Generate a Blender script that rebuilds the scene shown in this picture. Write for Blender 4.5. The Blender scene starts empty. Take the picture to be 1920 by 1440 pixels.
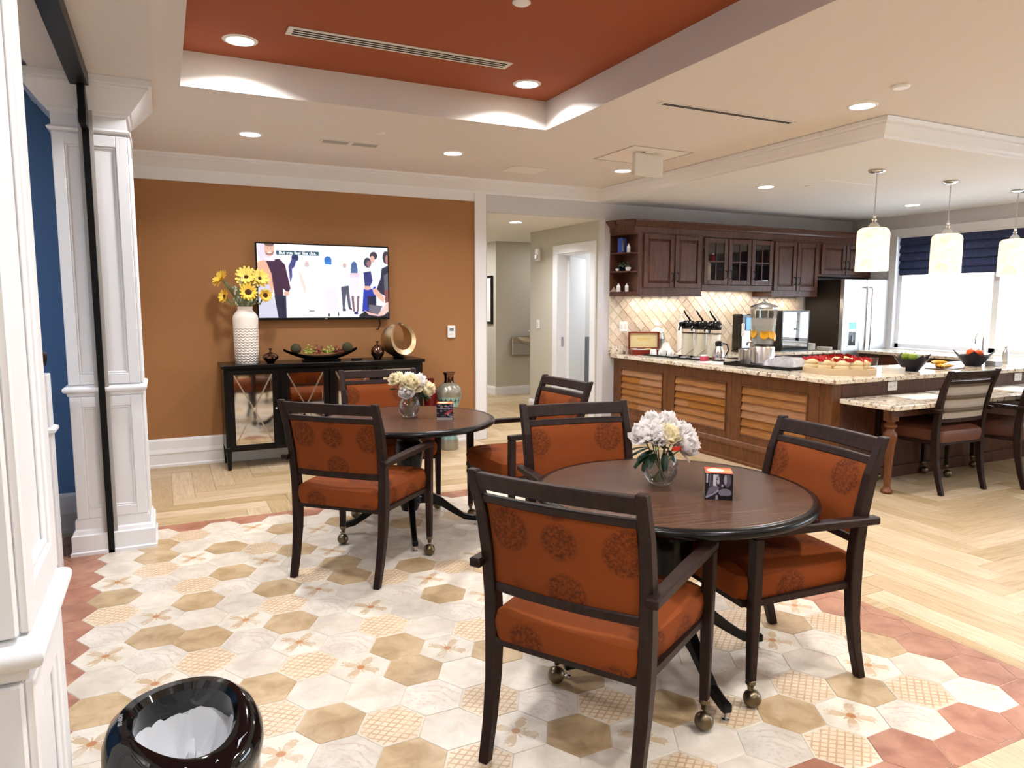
import bpy, bmesh, math, random
import numpy as np
from mathutils import Vector, Matrix
random.seed(7)
S = bpy.context.scene
COL = S.collection
PI = math.pi

# ------------------------------------------------------------------ camera
cam_d = bpy.data.cameras.new('camera')
cam_d.sensor_fit = 'HORIZONTAL'; cam_d.sensor_width = 36.0
cam_d.lens = 1338.0 / 1920 * 36.0
cam_d.clip_start = 0.02
cam = bpy.data.objects.new('camera', cam_d); COL.objects.link(cam)
yaw, pit, roll = math.radians(25.97), math.radians(6.51), math.radians(0.115)
fwd = Vector((math.sin(yaw)*math.cos(pit), math.cos(yaw)*math.cos(pit), -math.sin(pit)))
rt = Vector((math.cos(yaw), -math.sin(yaw), 0)); up = rt.cross(fwd)
r2 = rt*math.cos(roll) + up*math.sin(roll); u2 = up*math.cos(roll) - rt*math.sin(roll)
cam.matrix_world = Matrix(((r2.x, u2.x, -fwd.x, 0), (r2.y, u2.y, -fwd.y, 0), (r2.z, u2.z, -fwd.z, 1.46), (0, 0, 0, 1)))
S.camera = cam
def in_view(x, y, z, m=0.06):
    d = Vector((x, y, z-1.46)); w = d.dot(fwd)
    if w < 0.05: return False
    return abs(d.dot(r2)/w*1338/960) < 1+m and abs(d.dot(u2)/w*1338/720) < 1+m
def depth_of(x, y, z): return Vector((x, y, z-1.46)).dot(fwd)

# ------------------------------------------------------------------ world, exposure
S.view_settings.view_transform = 'Standard'; S.view_settings.look = 'None'
S.view_settings.gamma = 1.0; S.view_settings.exposure = 0.08
S.view_settings.use_curve_mapping = False
S.cycles.use_denoising = True
S.cycles.max_bounces = 9; S.cycles.diffuse_bounces = 5; S.cycles.glossy_bounces = 4
S.cycles.transmission_bounces = 8; S.cycles.transparent_max_bounces = 10
S.cycles.caustics_reflective = False; S.cycles.caustics_refractive = False
S.cycles.sample_clamp_indirect = 6.0
W = bpy.data.worlds.new('world'); S.world = W; W.use_nodes = True
W.node_tree.nodes['Background'].inputs[0].default_value = (0.80, 0.90, 1.0, 1)
W.node_tree.nodes['Background'].inputs[1].default_value = 12.0
DOWN_W, TRAY_W, WARM = 22.5, 24.0, (0.97, 0.98, 1.0)
def area(name, loc, size, power, color, rot=(0, 0, 0), shape='DISK', sy=None, spread=PI, portal=False):
    l = bpy.data.lights.new(name, 'AREA'); l.energy = power; l.color = color; l.shape = shape; l.size = size
    if sy: l.size_y = sy
    l.spread = spread
    if portal: l.cycles.is_portal = True
    o = bpy.data.objects.new(name, l); COL.objects.link(o); o.location = loc; o.rotation_euler = rot
    return o
# daylight portals: the visible right-wall window, then the unseen one added for daylight
area('daylight_portal', (8.62, 4.6, 1.62), 3.3, 1, (1, 1, 1), (0, math.radians(90), 0), 'RECTANGLE', 1.5, portal=True)
area('daylight_portal', (8.62, -0.1, 1.62), 2.9, 1, (1, 1, 1), (0, math.radians(90), 0), 'RECTANGLE', 1.5, portal=True)

# ------------------------------------------------------------------ helpers
def srgb(r, g, b):
    f = lambda c: (c/255/12.92) if c/255 <= .04045 else ((c/255+.055)/1.055)**2.4
    return (f(r), f(g), f(b), 1)
MATS = {}
def mat(name, color=(.8, .8, .8, 1), rough=.5, metal=0.0, spec=.5, emit=None, estr=0, trans=0, ior=1.45, alpha=1, coat=0):
    m = bpy.data.materials.new(name); m.use_nodes = True
    b = m.node_tree.nodes['Principled BSDF']
    b.inputs['Base Color'].default_value = color if len(color) == 4 else (*color, 1)
    b.inputs['Roughness'].default_value = rough; b.inputs['Metallic'].default_value = metal
    b.inputs['Specular IOR Level'].default_value = spec
    b.inputs['Transmission Weight'].default_value = trans; b.inputs['IOR'].default_value = ior
    b.inputs['Alpha'].default_value = alpha; b.inputs['Coat Weight'].default_value = coat
    if emit: b.inputs['Emission Color'].default_value = emit; b.inputs['Emission Strength'].default_value = estr
    MATS[name] = m
    return m
class NT:
    def __init__(s, m): s.t = m.node_tree; s.b = s.t.nodes['Principled BSDF']
    def n(s, k, **kw):
        nd = s.t.nodes.new(k)
        for a, v in kw.items(): setattr(nd, a, v)
        return nd
    def l(s, a, b): s.t.links.new(a, b)
    def val(s, sock, v):
        if isinstance(v, (int, float)): sock.default_value = v
        elif isinstance(v, tuple): sock.default_value = v
        else: s.l(v, sock)
    def math(s, op, a, b=0.0, c=None):
        nd = s.n('ShaderNodeMath', operation=op); s.val(nd.inputs[0], a); s.val(nd.inputs[1], b)
        if c is not None: s.val(nd.inputs[2], c)
        return nd.outputs[0]
    def mix(s, f, a, b, mode='MIX'):
        nd = s.n('ShaderNodeMix', data_type='RGBA', blend_type=mode); s.val(nd.inputs[0], f); s.val(nd.inputs[6], a); s.val(nd.inputs[7], b)
        return nd.outputs[2]
    def coord(s, out='Object', scale=(1, 1, 1), rot=(0, 0, 0), loc=(0, 0, 0)):
        c = s.n('ShaderNodeTexCoord'); mp = s.n('ShaderNodeMapping')
        mp.inputs['Scale'].default_value = scale; mp.inputs['Rotation'].default_value = rot; mp.inputs['Location'].default_value = loc
        s.l(c.outputs[out], mp.inputs[0]); return mp.outputs[0]
    def noise(s, v, scale, detail=3, rough=.5, dist=0):
        nd = s.n('ShaderNodeTexNoise'); s.l(v, nd.inputs['Vector']); nd.inputs['Scale'].default_value = scale
        nd.inputs['Detail'].default_value = detail; nd.inputs['Roughness'].default_value = rough; nd.inputs['Distortion'].default_value = dist
        return nd.outputs[0]
    def ramp(s, f, stops, interp='LINEAR'):
        nd = s.n('ShaderNodeValToRGB'); cr = nd.color_ramp; cr.interpolation = interp
        while len(cr.elements) < len(stops): cr.elements.new(.5)
        for e, (p, c) in zip(cr.elements, stops): e.position = p; e.color = c if len(c) == 4 else (*c, 1)
        s.l(f, nd.inputs[0]); return nd.outputs[0]
    def smooth(s, x, a, b):
        nd = s.n('ShaderNodeMapRange', interpolation_type='SMOOTHSTEP'); s.val(nd.inputs[0], x); nd.inputs[1].default_value = a; nd.inputs[2].default_value = b
        return nd.outputs[0]
    def rnd(s): return s.n('ShaderNodeObjectInfo').outputs['Random']
    def bump(s, h, strength=.2, dist=.002):
        nd = s.n('ShaderNodeBump'); nd.inputs['Strength'].default_value = strength; nd.inputs['Distance'].default_value = dist
        s.l(h, nd.inputs['Height']); s.l(nd.outputs[0], s.b.inputs['Normal'])
    def base(s, c): s.l(c, s.b.inputs['Base Color'])
    def rough(s, c): s.l(c, s.b.inputs['Roughness'])

# mesh helpers
def BM(): return bmesh.new()
def box(bm, x0, x1, y0, y1, z0, z1, bev=0.0, seg=1, M=None):
    r = bmesh.ops.create_cube(bm, size=1.0)
    vs = r['verts']
    T = Matrix.Translation(((x0+x1)/2, (y0+y1)/2, (z0+z1)/2)) @ Matrix.Diagonal((abs(x1-x0), abs(y1-y0), abs(z1-z0), 1))
    bmesh.ops.transform(bm, matrix=T, verts=vs)
    if bev > 0:
        es = list({e for v in vs for e in v.link_edges})
        rr = bmesh.ops.bevel(bm, geom=es, offset=bev, segments=seg, profile=.5, affect='EDGES', clamp_overlap=True)
        vs = list({v for f in rr['faces'] for v in f.verts} | {v for v in vs if v.is_valid})
    if M is not None: bmesh.ops.transform(bm, matrix=M, verts=[v for v in vs if v.is_valid])
    return bm
def bx(*a, **k): return box(BM(), *a, **k)
def lathe(bm, prof, n=24, c=(0, 0, 0), cap=True, squash=(1, 1)):
    rings = []
    for r, z in prof:
        rings.append([bm.verts.new((c[0]+r*squash[0]*math.cos(2*PI*i/n), c[1]+r*squash[1]*math.sin(2*PI*i/n), c[2]+z)) for i in range(n)] if r > 1e-6 else [bm.verts.new((c[0], c[1], c[2]+z))])
    for a, b in zip(rings, rings[1:]):
        for i in range(n):
            j = (i+1) % n
            if len(a) == 1 and len(b) == 1: continue
            if len(a) == 1: bm.faces.new((a[0], b[j], b[i]))
            elif len(b) == 1: bm.faces.new((a[i], a[j], b[0]))
            else: bm.faces.new((a[i], a[j], b[j], b[i]))
    if cap:
        if len(rings[0]) > 1: bm.faces.new(list(reversed(rings[0])))
        if len(rings[-1]) > 1: bm.faces.new(rings[-1])
    return bm
def tube(bm, pts, r, n=8, cap=True, flat=(1, 1)):
    pts = [Vector(p) for p in pts]; rs = r if isinstance(r, (list, tuple)) else [r]*len(pts)
    rings = []; prev = None
    for k, p in enumerate(pts):
        d = (pts[min(k+1, len(pts)-1)]-pts[max(k-1, 0)]).normalized()
        if prev is None:
            a = d.cross(Vector((0, 0, 1)))
            if a.length < .1: a = d.cross(Vector((1, 0, 0)))
        else: a = prev - d*prev.dot(d)
        a.normalize(); prev = a; b = d.cross(a)
        rings.append([bm.verts.new(p + (a*math.cos(2*PI*i/n)*flat[0] + b*math.sin(2*PI*i/n)*flat[1])*rs[k]) for i in range(n)])
    for a, b in zip(rings, rings[1:]):
        for i in range(n): bm.faces.new((a[i], a[(i+1) % n], b[(i+1) % n], b[i]))
    if cap: bm.faces.new(list(reversed(rings[0]))); bm.faces.new(rings[-1])
    return bm
def bar(bm, pts, wx, wy, axis='z'):
    """rectangular section swept along pts; section lies in the plane across `axis`; wx, wy scalars or lists"""
    f = lambda w, k: w[k] if isinstance(w, (list, tuple)) else w
    rings = []
    for k, p in enumerate(pts):
        a, b = f(wx, k)/2, f(wy, k)/2
        o = [(-a, -b), (a, -b), (a, b), (-a, b)]
        if axis == 'z': rings.append([bm.verts.new((p[0]+u, p[1]+v, p[2])) for u, v in o])
        elif axis == 'x': rings.append([bm.verts.new((p[0], p[1]+u, p[2]+v)) for u, v in o])
        else: rings.append([bm.verts.new((p[0]-u, p[1], p[2]+v)) for u, v in o])
    for a, b in zip(rings, rings[1:]):
        for i in range(4): bm.faces.new((a[i], a[(i+1) % 4], b[(i+1) % 4], b[i]))
    bm.faces.new(list(reversed(rings[0]))); bm.faces.new(rings[-1])
    return bm
def bevel_all(bm, off, seg=1, ang=30):
    bmesh.ops.recalc_face_normals(bm, faces=bm.faces[:])
    es = [e for e in bm.edges if len(e.link_faces) == 2 and e.calc_face_angle(0) > math.radians(ang)]
    bmesh.ops.bevel(bm, geom=es, offset=off, segments=seg, profile=.5, affect='EDGES', clamp_overlap=True)
    return bm
def prism(bm, poly, z0, z1):
    a = [bm.verts.new((x, y, z0)) for x, y in poly]; b = [bm.verts.new((x, y, z1)) for x, y in poly]; n = len(poly)
    bm.faces.new(list(reversed(a))); bm.faces.new(b)
    for i in range(n): bm.faces.new((a[i], a[(i+1) % n], b[(i+1) % n], b[i]))
    return bm
def ball(bm, c, r, seg=14, rings=9, sq=(1, 1, 1)):
    x = bmesh.ops.create_uvsphere(bm, u_segments=seg, v_segments=rings, radius=r)
    bmesh.ops.transform(bm, matrix=Matrix.Translation(c) @ Matrix.Diagonal((*sq, 1)), verts=x['verts'])
    return bm
def profile_run(bm, prof, p0, p1, up=(0, 0, 1), out=(0, -1, 0), m0=0.0, m1=0.0):
    """moulding: prof = [(projection, height)], run from p0 to p1, mitre shift m per unit projection at each end"""
    p0, p1, up, out = Vector(p0), Vector(p1), Vector(up), Vector(out); d = (p1-p0).normalized()
    A = [bm.verts.new(p0 + out*o + up*h + d*m0*o) for o, h in prof]; B = [bm.verts.new(p1 + out*o + up*h + d*m1*o) for o, h in prof]
    n = len(prof)
    for i in range(n): bm.faces.new((A[i], A[(i+1) % n], B[(i+1) % n], B[i]))
    bm.faces.new(list(reversed(A))); bm.faces.new(B)
    return bm
def to_mesh(name, bm, smooth=False):
    bmesh.ops.recalc_face_normals(bm, faces=bm.faces[:])
    me = bpy.data.meshes.new(name); bm.to_mesh(me); bm.free()
    if smooth:
        me.polygons.foreach_set('use_smooth', [True]*len(me.polygons))
        try: me.set_sharp_from_angle(angle=math.radians(38))
        except Exception: pass
    return me
def obj(name, bm, m, parent=None, loc=(0, 0, 0), rot=(0, 0, 0), smooth=False, label=None, kind=None):
    me = bm if isinstance(bm, bpy.types.Mesh) else to_mesh(name, bm, smooth)
    if not me.materials: me.materials.append(MATS[m] if isinstance(m, str) else m)
    o = bpy.data.objects.new(name, me); COL.objects.link(o); o.location = loc; o.rotation_euler = rot
    if parent: o.parent = parent
    if label: o['label'] = label
    if kind: o['kind'] = kind
    return o
def tag(o, label, cat, group=None):
    o['label'] = label; o['category'] = cat
    if group: o['group'] = group
    return o
def thing(name, label, cat, loc=(0, 0, 0), rz=0, group=None):
    o = bpy.data.objects.new(name, None); COL.objects.link(o); o.location = loc; o.rotation_euler = (0, 0, rz); o.empty_display_size = .1
    return tag(o, label, cat, group)
def struct(name, bm, m, parent=None, smooth=False):
    o = obj(name, bm, m, parent, smooth=smooth)
    if not parent: o['kind'] = 'structure'
    return o
def dup(root, loc, rz, label=None, group=None):
    kids = {}
    for o in COL.objects:
        if o.parent: kids.setdefault(o.parent.name, []).append(o)
    r = root.copy(); COL.objects.link(r); r.location = loc; r.rotation_euler = (0, 0, rz)
    if label: r['label'] = label
    if group: r['group'] = group
    for ch in kids.get(root.name, []):
        c = ch.copy(); COL.objects.link(c); c.parent = r
        for g in kids.get(ch.name, []):
            d = g.copy(); COL.objects.link(d); d.parent = c
    return r
def text_bm(txt, size, depth=.0005):
    cu = bpy.data.curves.new('lettering', 'FONT'); cu.body = txt; cu.size = size; cu.align_x = 'CENTER'; cu.align_y = 'CENTER'; cu.extrude = depth
    o = bpy.data.objects.new('lettering_tmp', cu); COL.objects.link(o)
    dg = bpy.context.evaluated_depsgraph_get(); me = bpy.data.meshes.new_from_object(o.evaluated_get(dg))
    bpy.data.objects.remove(o); me.materials.clear()
    return me
class Pic:
    """a small drawing made of flat shapes, kept as a generated image (screens and printed photographs only)"""
    def __init__(s, name, w, h, bg):
        s.w, s.h, s.name = w, h, name; s.a = np.ones((h, w, 4), np.float32); s.a[:, :, :3] = np.array(bg[:3])/255
        s.X, s.Y = np.meshgrid((np.arange(w)+.5)/w, (np.arange(h)+.5)/h)   # y downwards 0..1
    def put(s, mask, c, k=1.0):
        m = (mask.astype(np.float32)*k)[:, :, None]; s.a[:, :, :3] = s.a[:, :, :3]*(1-m) + np.array(c)/255*m
    def poly(s, pts, c, k=1.0):
        ins = np.zeros((s.h, s.w), bool); n = len(pts)
        for i in range(n):
            x1, y1 = pts[i]; x2, y2 = pts[(i+1) % n]
            if y1 == y2: continue
            cond = ((y1 > s.Y) != (y2 > s.Y)) & (s.X < (x2-x1)*(s.Y-y1)/(y2-y1)+x1); ins ^= cond
        s.put(ins, c, k)
    def ell(s, cx, cy, rx, ry, c, k=1.0): s.put(((s.X-cx)/rx)**2+((s.Y-cy)/ry)**2 < 1, c, k)
    def rect(s, x0, x1, y0, y1, c, k=1.0): s.put((s.X >= x0) & (s.X < x1) & (s.Y >= y0) & (s.Y < y1), c, k)
    def blur(s, n=1):
        for _ in range(n):
            p = np.pad(s.a, ((1, 1), (1, 1), (0, 0)), 'edge')
            s.a = (p[:-2, 1:-1]+p[2:, 1:-1]+p[1:-1, :-2]+p[1:-1, 2:]+2*p[1:-1, 1:-1])/6
    def image(s):
        im = bpy.data.images.new(s.name, s.w, s.h); im.pixels.foreach_set(np.ascontiguousarray(s.a[::-1]).ravel()); im.update(); im.pack(); return im
def uv_quad(bm, corners):
    """corners: bottom-left, bottom-right, top-right, top-left"""
    uv = bm.loops.layers.uv.verify(); vs = [bm.verts.new(c) for c in corners]; f = bm.faces.new(vs)
    for l, t in zip(f.loops, ((0, 0), (1, 0), (1, 1), (0, 1))): l[uv].uv = t
    return bm
def img_mat(name, im, emit=0, rough=.4):
    m = mat(name, rough=rough); t = NT(m); nd = t.n('ShaderNodeTexImage'); nd.image = im
    if emit:
        t.b.inputs['Base Color'].default_value = (.01, .01, .01, 1); t.l(nd.outputs[0], t.b.inputs['Emission Color']); t.b.inputs['Emission Strength'].default_value = emit
    else: t.base(nd.outputs[0])
    return m

# ------------------------------------------------------------------ materials
mat('white_trim', srgb(236, 236, 238), .42)
mat('ceiling_paint', srgb(222, 215, 210), .8)
mat('ceiling_white', srgb(232, 228, 222), .8)
mat('soffit_paint', srgb(226, 225, 224), .8)
mat('wall_beige', srgb(196, 190, 176), .75)
mat('wall_grey', srgb(206, 205, 208), .75)
mat('wall_white', srgb(225, 222, 216), .75)
mat('wall_blue', srgb(84, 118, 158), .7)
mat('black_metal', srgb(13, 12, 13), .4, spec=.25)
mat('black_plastic', srgb(12, 12, 14), .18)
mat('chrome', (.72, .72, .74, 1), .14, 1.0)
mat('steel', (.60, .58, .56, 1), .24, 1.0)
mat('steel_soft', (.62, .63, .66, 1), .36, 1.0)
mat('brass_dark', (.16, .125, .075, 1), .32, 1.0)
mat('bronze', (.17, .085, .06, 1), .14, 1.0)
mat('gold', (.62, .47, .27, 1), .36, 1.0)
mat('lamp_glow', (1, 1, 1, 1), .5, emit=(1, .93, .84, 1), estr=22)
mat('cream_plastic', srgb(224, 220, 212), .4)
mat('white_plastic', srgb(240, 240, 240), .35)
mat('white_ceramic', srgb(244, 243, 240), .2)
mat('grey_vent', srgb(176, 172, 168), .5)
mat('dark_gap', srgb(20, 18, 17), .9)
mat('clear_plastic', (1, 1, 1, 1), .03, trans=1.0, ior=1.2)
mat('backlit_water', srgb(250, 250, 247), .25, alpha=.75)  # lemon water painted milky white, standing in for the bright background behind it
mat('lemon', srgb(242, 178, 30), .4)
mat('leaf_dark', srgb(26, 52, 24), .4)
mat('leaf_grey', srgb(172, 186, 156), .6)
mat('stem_green', srgb(110, 125, 80), .6)
mat('ribbon_red', srgb(200, 45, 25), .5)
mat('petal_yellow', srgb(250, 214, 84), .6)
mat('petal_pale', srgb(250, 228, 120), .6)
mat('flower_eye', srgb(70, 34, 12), .8)
mat('mirror', (.80, .77, .72, 1), .05, 1.0)
mat('mirror_trim', (.62, .54, .42, 1), .3, 1.0)
mat('fridge_steel', (.80, .82, .86, 1), .30, .85)
mat('fridge_side', srgb(46, 38, 34), .55)
mat('leather_tan', srgb(96, 55, 36), .45)
mat('leather_brown', srgb(88, 50, 36), .45)
mat('navy', srgb(28, 26, 48), .6)
mat('paper', srgb(240, 238, 232), .6)
mat('red_packet', srgb(205, 40, 46), .35)
mat('bun', srgb(226, 206, 160), .6)
mat('tray_wood', srgb(206, 182, 146), .5)
mat('red_wood', srgb(120, 28, 20), .3)
mat('cream_lining', srgb(232, 214, 160), .6)
mat('apple_green', srgb(140, 165, 62), .35)
mat('orange_fruit', srgb(232, 98, 40), .45)
mat('banana', srgb(224, 176, 56), .5)
mat('banana_tip', srgb(90, 66, 30), .6)
mat('bowl_navy', srgb(22, 20, 34), .35, spec=.2)
mat('pink_box', srgb(196, 70, 92), .5)
mat('blue_box', srgb(40, 66, 150), .4)
mat('teal_print', srgb(92, 150, 160), .5)
mat('pot_grey', srgb(112, 118, 122), .5)
mat('moss', srgb(62, 58, 36), .95)
mat('bud_green', srgb(150, 160, 70), .7)
mat('dry_red', srgb(120, 56, 40), .8)
mat('bag_grey', srgb(186, 188, 194), .3)
mat('screen_blue', srgb(90, 150, 205), .2, emit=srgb(90, 160, 220), estr=.6)
mat('red_led', (1, .1, .05, 1), .5, emit=(1, .08, .03, 1), estr=3)
mat('red_vase', srgb(120, 26, 24), .3)
mat('siding', srgb(235, 236, 238), .8)
mat('gloss_black', srgb(9, 9, 11), .07, coat=.3)
mat('liner', srgb(206, 208, 212), .28, spec=.6)
mat('shade_core', (1, 1, 1, 1), .5, emit=(1, .86, .62, 1), estr=7)

def petal_mat(name, c):
    m = mat(name, c, .6); t = NT(m); tl = t.n('ShaderNodeBsdfTranslucent'); tl.inputs[0].default_value = c; mx = t.n('ShaderNodeMixShader'); mx.inputs[0].default_value = .5
    t.l(t.b.outputs[0], mx.inputs[1]); t.l(tl.outputs[0], mx.inputs[2]); t.l(mx.outputs[0], t.t.nodes['Material Output'].inputs['Surface'])
petal_mat('petal_white', srgb(255, 252, 250)); petal_mat('petal_cream', srgb(255, 248, 226))
def thin_glass(name, tint, rough=0.02, f=.12):
    m = mat(name); t = NT(m); g = t.n('ShaderNodeBsdfGlossy'); g.inputs['Roughness'].default_value = rough; tr = t.n('ShaderNodeBsdfTransparent'); tr.inputs[0].default_value = tint
    lw = t.n('ShaderNodeLayerWeight'); lw.inputs['Blend'].default_value = .25; mx = t.n('ShaderNodeMixShader'); t.l(t.math('MULTIPLY_ADD', lw.outputs['Fresnel'], .5, f*.3), mx.inputs[0]); t.l(tr.outputs[0], mx.inputs[1]); t.l(g.outputs[0], mx.inputs[2])
    t.l(mx.outputs[0], t.t.nodes['Material Output'].inputs['Surface'])
thin_glass('thin_glass', (.95, .97, .97, 1)); thin_glass('water', (.96, .97, .96, 1), 0, .05); thin_glass('glass', (.95, .96, .97, 1)); thin_glass('case_glass', (.9, .95, 1, 1), .01, 1.1); thin_glass('pane_glass', (.98, .99, .99, 1), 0, .05)
def wall_mat(name, c, var=.06, bump=.05):
    m = mat(name, c, .7); t = NT(m); v = t.coord('Object'); n = t.noise(v, 60, 4)
    c2 = tuple(x*(1-var*2.5) for x in c[:3])+(1,)
    t.base(t.mix(n, c2, c)); t.bump(n, bump, .002); return m
wall_mat('copper_paint', srgb(164, 114, 68), .08, .12)
wall_mat('tray_orange', srgb(152, 72, 30), .05)

def wood(name, dark, light, scale=(1, 14, 14), rough=.35, rnd=.0, coat=0, nscale=3.0, spec=.4):
    m = mat(name, light, rough, coat=coat, spec=spec); t = NT(m); v = t.coord('Object', scale)
    if rnd:
        r = t.rnd(); off = t.n('ShaderNodeVectorMath', operation='ADD'); t.l(v, off.inputs[0])
        cx = t.n('ShaderNodeCombineXYZ'); t.l(t.math('MULTIPLY', r, 37.0), cx.inputs[0]); t.l(t.math('MULTIPLY', r, 91.0), cx.inputs[2]); t.l(cx.outputs[0], off.inputs[1]); v = off.outputs[0]
    n = t.noise(v, nscale, 6, .62, .6); g = t.ramp(n, [(.30, dark), (.68, light)])
    if rnd:
        hs = t.n('ShaderNodeHueSaturation'); t.l(g, hs.inputs['Color']); t.l(t.math('MULTIPLY_ADD', r, rnd, 1-rnd/2), hs.inputs['Value'])
        t.l(t.math('MULTIPLY_ADD', r, -.25, 1.1), hs.inputs['Saturation']); g = hs.outputs[0]
    t.base(g); t.bump(n, .06, .002); return m
wood('frame_wood', srgb(26, 15, 13), srgb(44, 27, 23), (14, 14, 2), .40, spec=.22)
wood('table_wood', srgb(50, 32, 24), srgb(94, 66, 50), (2.2, 40, 10), .25, nscale=2.2, spec=.2)
wood('black_wood', srgb(8, 7, 7), srgb(18, 15, 14), (2, 20, 20), .25, spec=.25)
wood('cab_wood', srgb(58, 33, 24), srgb(94, 57, 41), (12, 12, 1.5), .38)
wood('bar_wood', srgb(78, 46, 22), srgb(112, 68, 36), (10, 10, 2), .38)
wood('slat_wood', srgb(120, 76, 34), srgb(162, 108, 56), (26, 1.6, 34), .42, rnd=.22)
wood('leg_wood', srgb(86, 48, 24), srgb(122, 72, 38), (12, 12, 2), .35)
wood('plank_x', srgb(170, 144, 108), srgb(200, 176, 140), (1.6, 16, 10), .36, rnd=.34, spec=.3)
wood('plank_y', srgb(170, 144, 108), srgb(200, 176, 140), (16, 1.6, 10), .36, rnd=.34, spec=.3)
mat('grout', srgb(212, 202, 186), .8)
mat('floor_base', srgb(186, 156, 114), .6)

# hexagon tiles: five prints, in each tile's own coordinates
def hex_mat(name, a, b, print_=None):
    m = mat(name, b, .33); t = NT(m); c = t.n('ShaderNodeTexCoord'); r = t.rnd()
    off = t.n('ShaderNodeVectorMath', operation='ADD'); t.l(c.outputs['Object'], off.inputs[0])
    cx = t.n('ShaderNodeCombineXYZ'); t.l(t.math('MULTIPLY', r, 53.0), cx.inputs[0]); t.l(t.math('MULTIPLY', r, 17.0), cx.inputs[1]); t.l(cx.outputs[0], off.inputs[1])
    n = t.noise(off.outputs[0], 9, 5, .6, .5); col = t.ramp(n, [(.32, a), (.66, b)])
    sp = t.n('ShaderNodeSeparateXYZ'); t.l(c.outputs['Object'], sp.inputs[0]); x, y = sp.outputs[0], sp.outputs[1]
    wear = t.smooth(t.noise(off.outputs[0], 14, 3), .30, .55)
    rad = t.math('SQRT', t.math('ADD', t.math('MULTIPLY', x, x), t.math('MULTIPLY', y, y)))
    ang = t.math('ARCTAN2', y, x)
    if print_ == 'lattice':
        k = 40.0
        ln = []
        for sgn in (1, -1):
            u = t.math('MULTIPLY', t.math('ADD', t.math('MULTIPLY', x, .62), t.math('MULTIPLY', y, .78*sgn)), k)
            ln.append(t.math('ABSOLUTE', t.math('SUBTRACT', t.math('FRACT', u), .5)))
        mk = t.math('SUBTRACT', 1.0, t.smooth(t.math('MINIMUM', ln[0], ln[1]), .09, .17))
        ay = t.math('ABSOLUTE', y); hexd = t.math('MAXIMUM', ay, t.math('ADD', t.math('MULTIPLY', t.math('ABSOLUTE', x), .866), t.math('MULTIPLY', ay, .5)))
        edge = t.math('SUBTRACT', 1.0, t.smooth(hexd, .096, .103))
        mk = t.math('MULTIPLY', t.math('MULTIPLY', mk, edge), t.math('MULTIPLY_ADD', wear, .45, .42))
        col = t.mix(mk, col, srgb(164, 126, 92)); col = t.mix(t.math('MULTIPLY', edge, .28), col, srgb(226, 190, 140))
    if print_ == 'star':
        w = t.math('ABSOLUTE', t.math('SINE', t.math('MULTIPLY', ang, 2.0)))
        w8 = t.math('ABSOLUTE', t.math('COSINE', t.math('MULTIPLY', ang, 6.0)))
        lim = t.math('ADD', t.math('MULTIPLY', t.math('POWER', w, 4.8), .060), t.math('MULTIPLY_ADD', t.math('POWER', w8, 2.0), .022, .018))
        jag = t.math('MULTIPLY', t.math('SUBTRACT', t.noise(c.outputs['Object'], 95, 1), .5), .075)
        mk = t.math('SUBTRACT', 1.0, t.smooth(t.math('SUBTRACT', rad, t.math('ADD', lim, jag)), -.004, .006))
        col = t.mix(t.math('MULTIPLY', mk, t.math('MULTIPLY_ADD', wear, .45, .30)), col, srgb(184, 150, 106))
        eye = t.math('SUBTRACT', 1.0, t.smooth(rad, .013, .018)); col = t.mix(t.math('MULTIPLY', eye, .85), col, srgb(176, 112, 62))
    if print_ == 'lace':
        vo = t.n('ShaderNodeTexVoronoi', feature='DISTANCE_TO_EDGE'); t.l(off.outputs[0], vo.inputs['Vector']); vo.inputs['Scale'].default_value = 46
        dots = t.smooth(vo.outputs['Distance'], .16, .24)
        ring = t.math('SINE', t.math('MULTIPLY', t.math('ADD', t.math('SQRT', t.math('ADD', t.math('POWER', t.math('ADD', x, .05), 2.0), t.math('POWER', t.math('ADD', y, .06), 2.0))), t.math('MULTIPLY', t.noise(c.outputs['Object'], 22, 2), .05)), 190.0))
        curl = t.smooth(ring, .62, .9); half = t.smooth(t.math('ADD', x, t.math('MULTIPLY', y, .5)), -.02, .02)
        mk = t.math('ADD', t.math('MULTIPLY', curl, half), t.math('MULTIPLY', t.math('MULTIPLY', dots, t.math('SUBTRACT', 1.0, half)), .7))
        edge = t.math('SUBTRACT', 1.0, t.smooth(rad, .095, .108))
        col = t.mix(t.math('MULTIPLY', t.math('MULTIPLY', mk, edge), t.math('MULTIPLY_ADD', wear, .25, .2)), col, srgb(186, 150, 126))
    hs = t.n('ShaderNodeHueSaturation'); t.l(col, hs.inputs['Color']); t.l(t.math('MULTIPLY_ADD', r, .14, .93), hs.inputs['Value'])
    t.base(hs.outputs[0]); t.bump(n, .04, .002); return m
hex_mat('hex_cream', srgb(196, 182, 164), srgb(222, 210, 194))
hex_mat('hex_ochre', srgb(160, 132, 94), srgb(196, 170, 134))
hex_mat('hex_terracotta', srgb(146, 94, 74), srgb(178, 128, 104))
hex_mat('hex_lattice', srgb(202, 186, 164), srgb(222, 208, 188), 'lattice')
hex_mat('hex_star', srgb(204, 192, 174), srgb(226, 216, 200), 'star')
hex_mat('hex_lace', srgb(200, 188, 172), srgb(222, 212, 198), 'lace')

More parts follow.
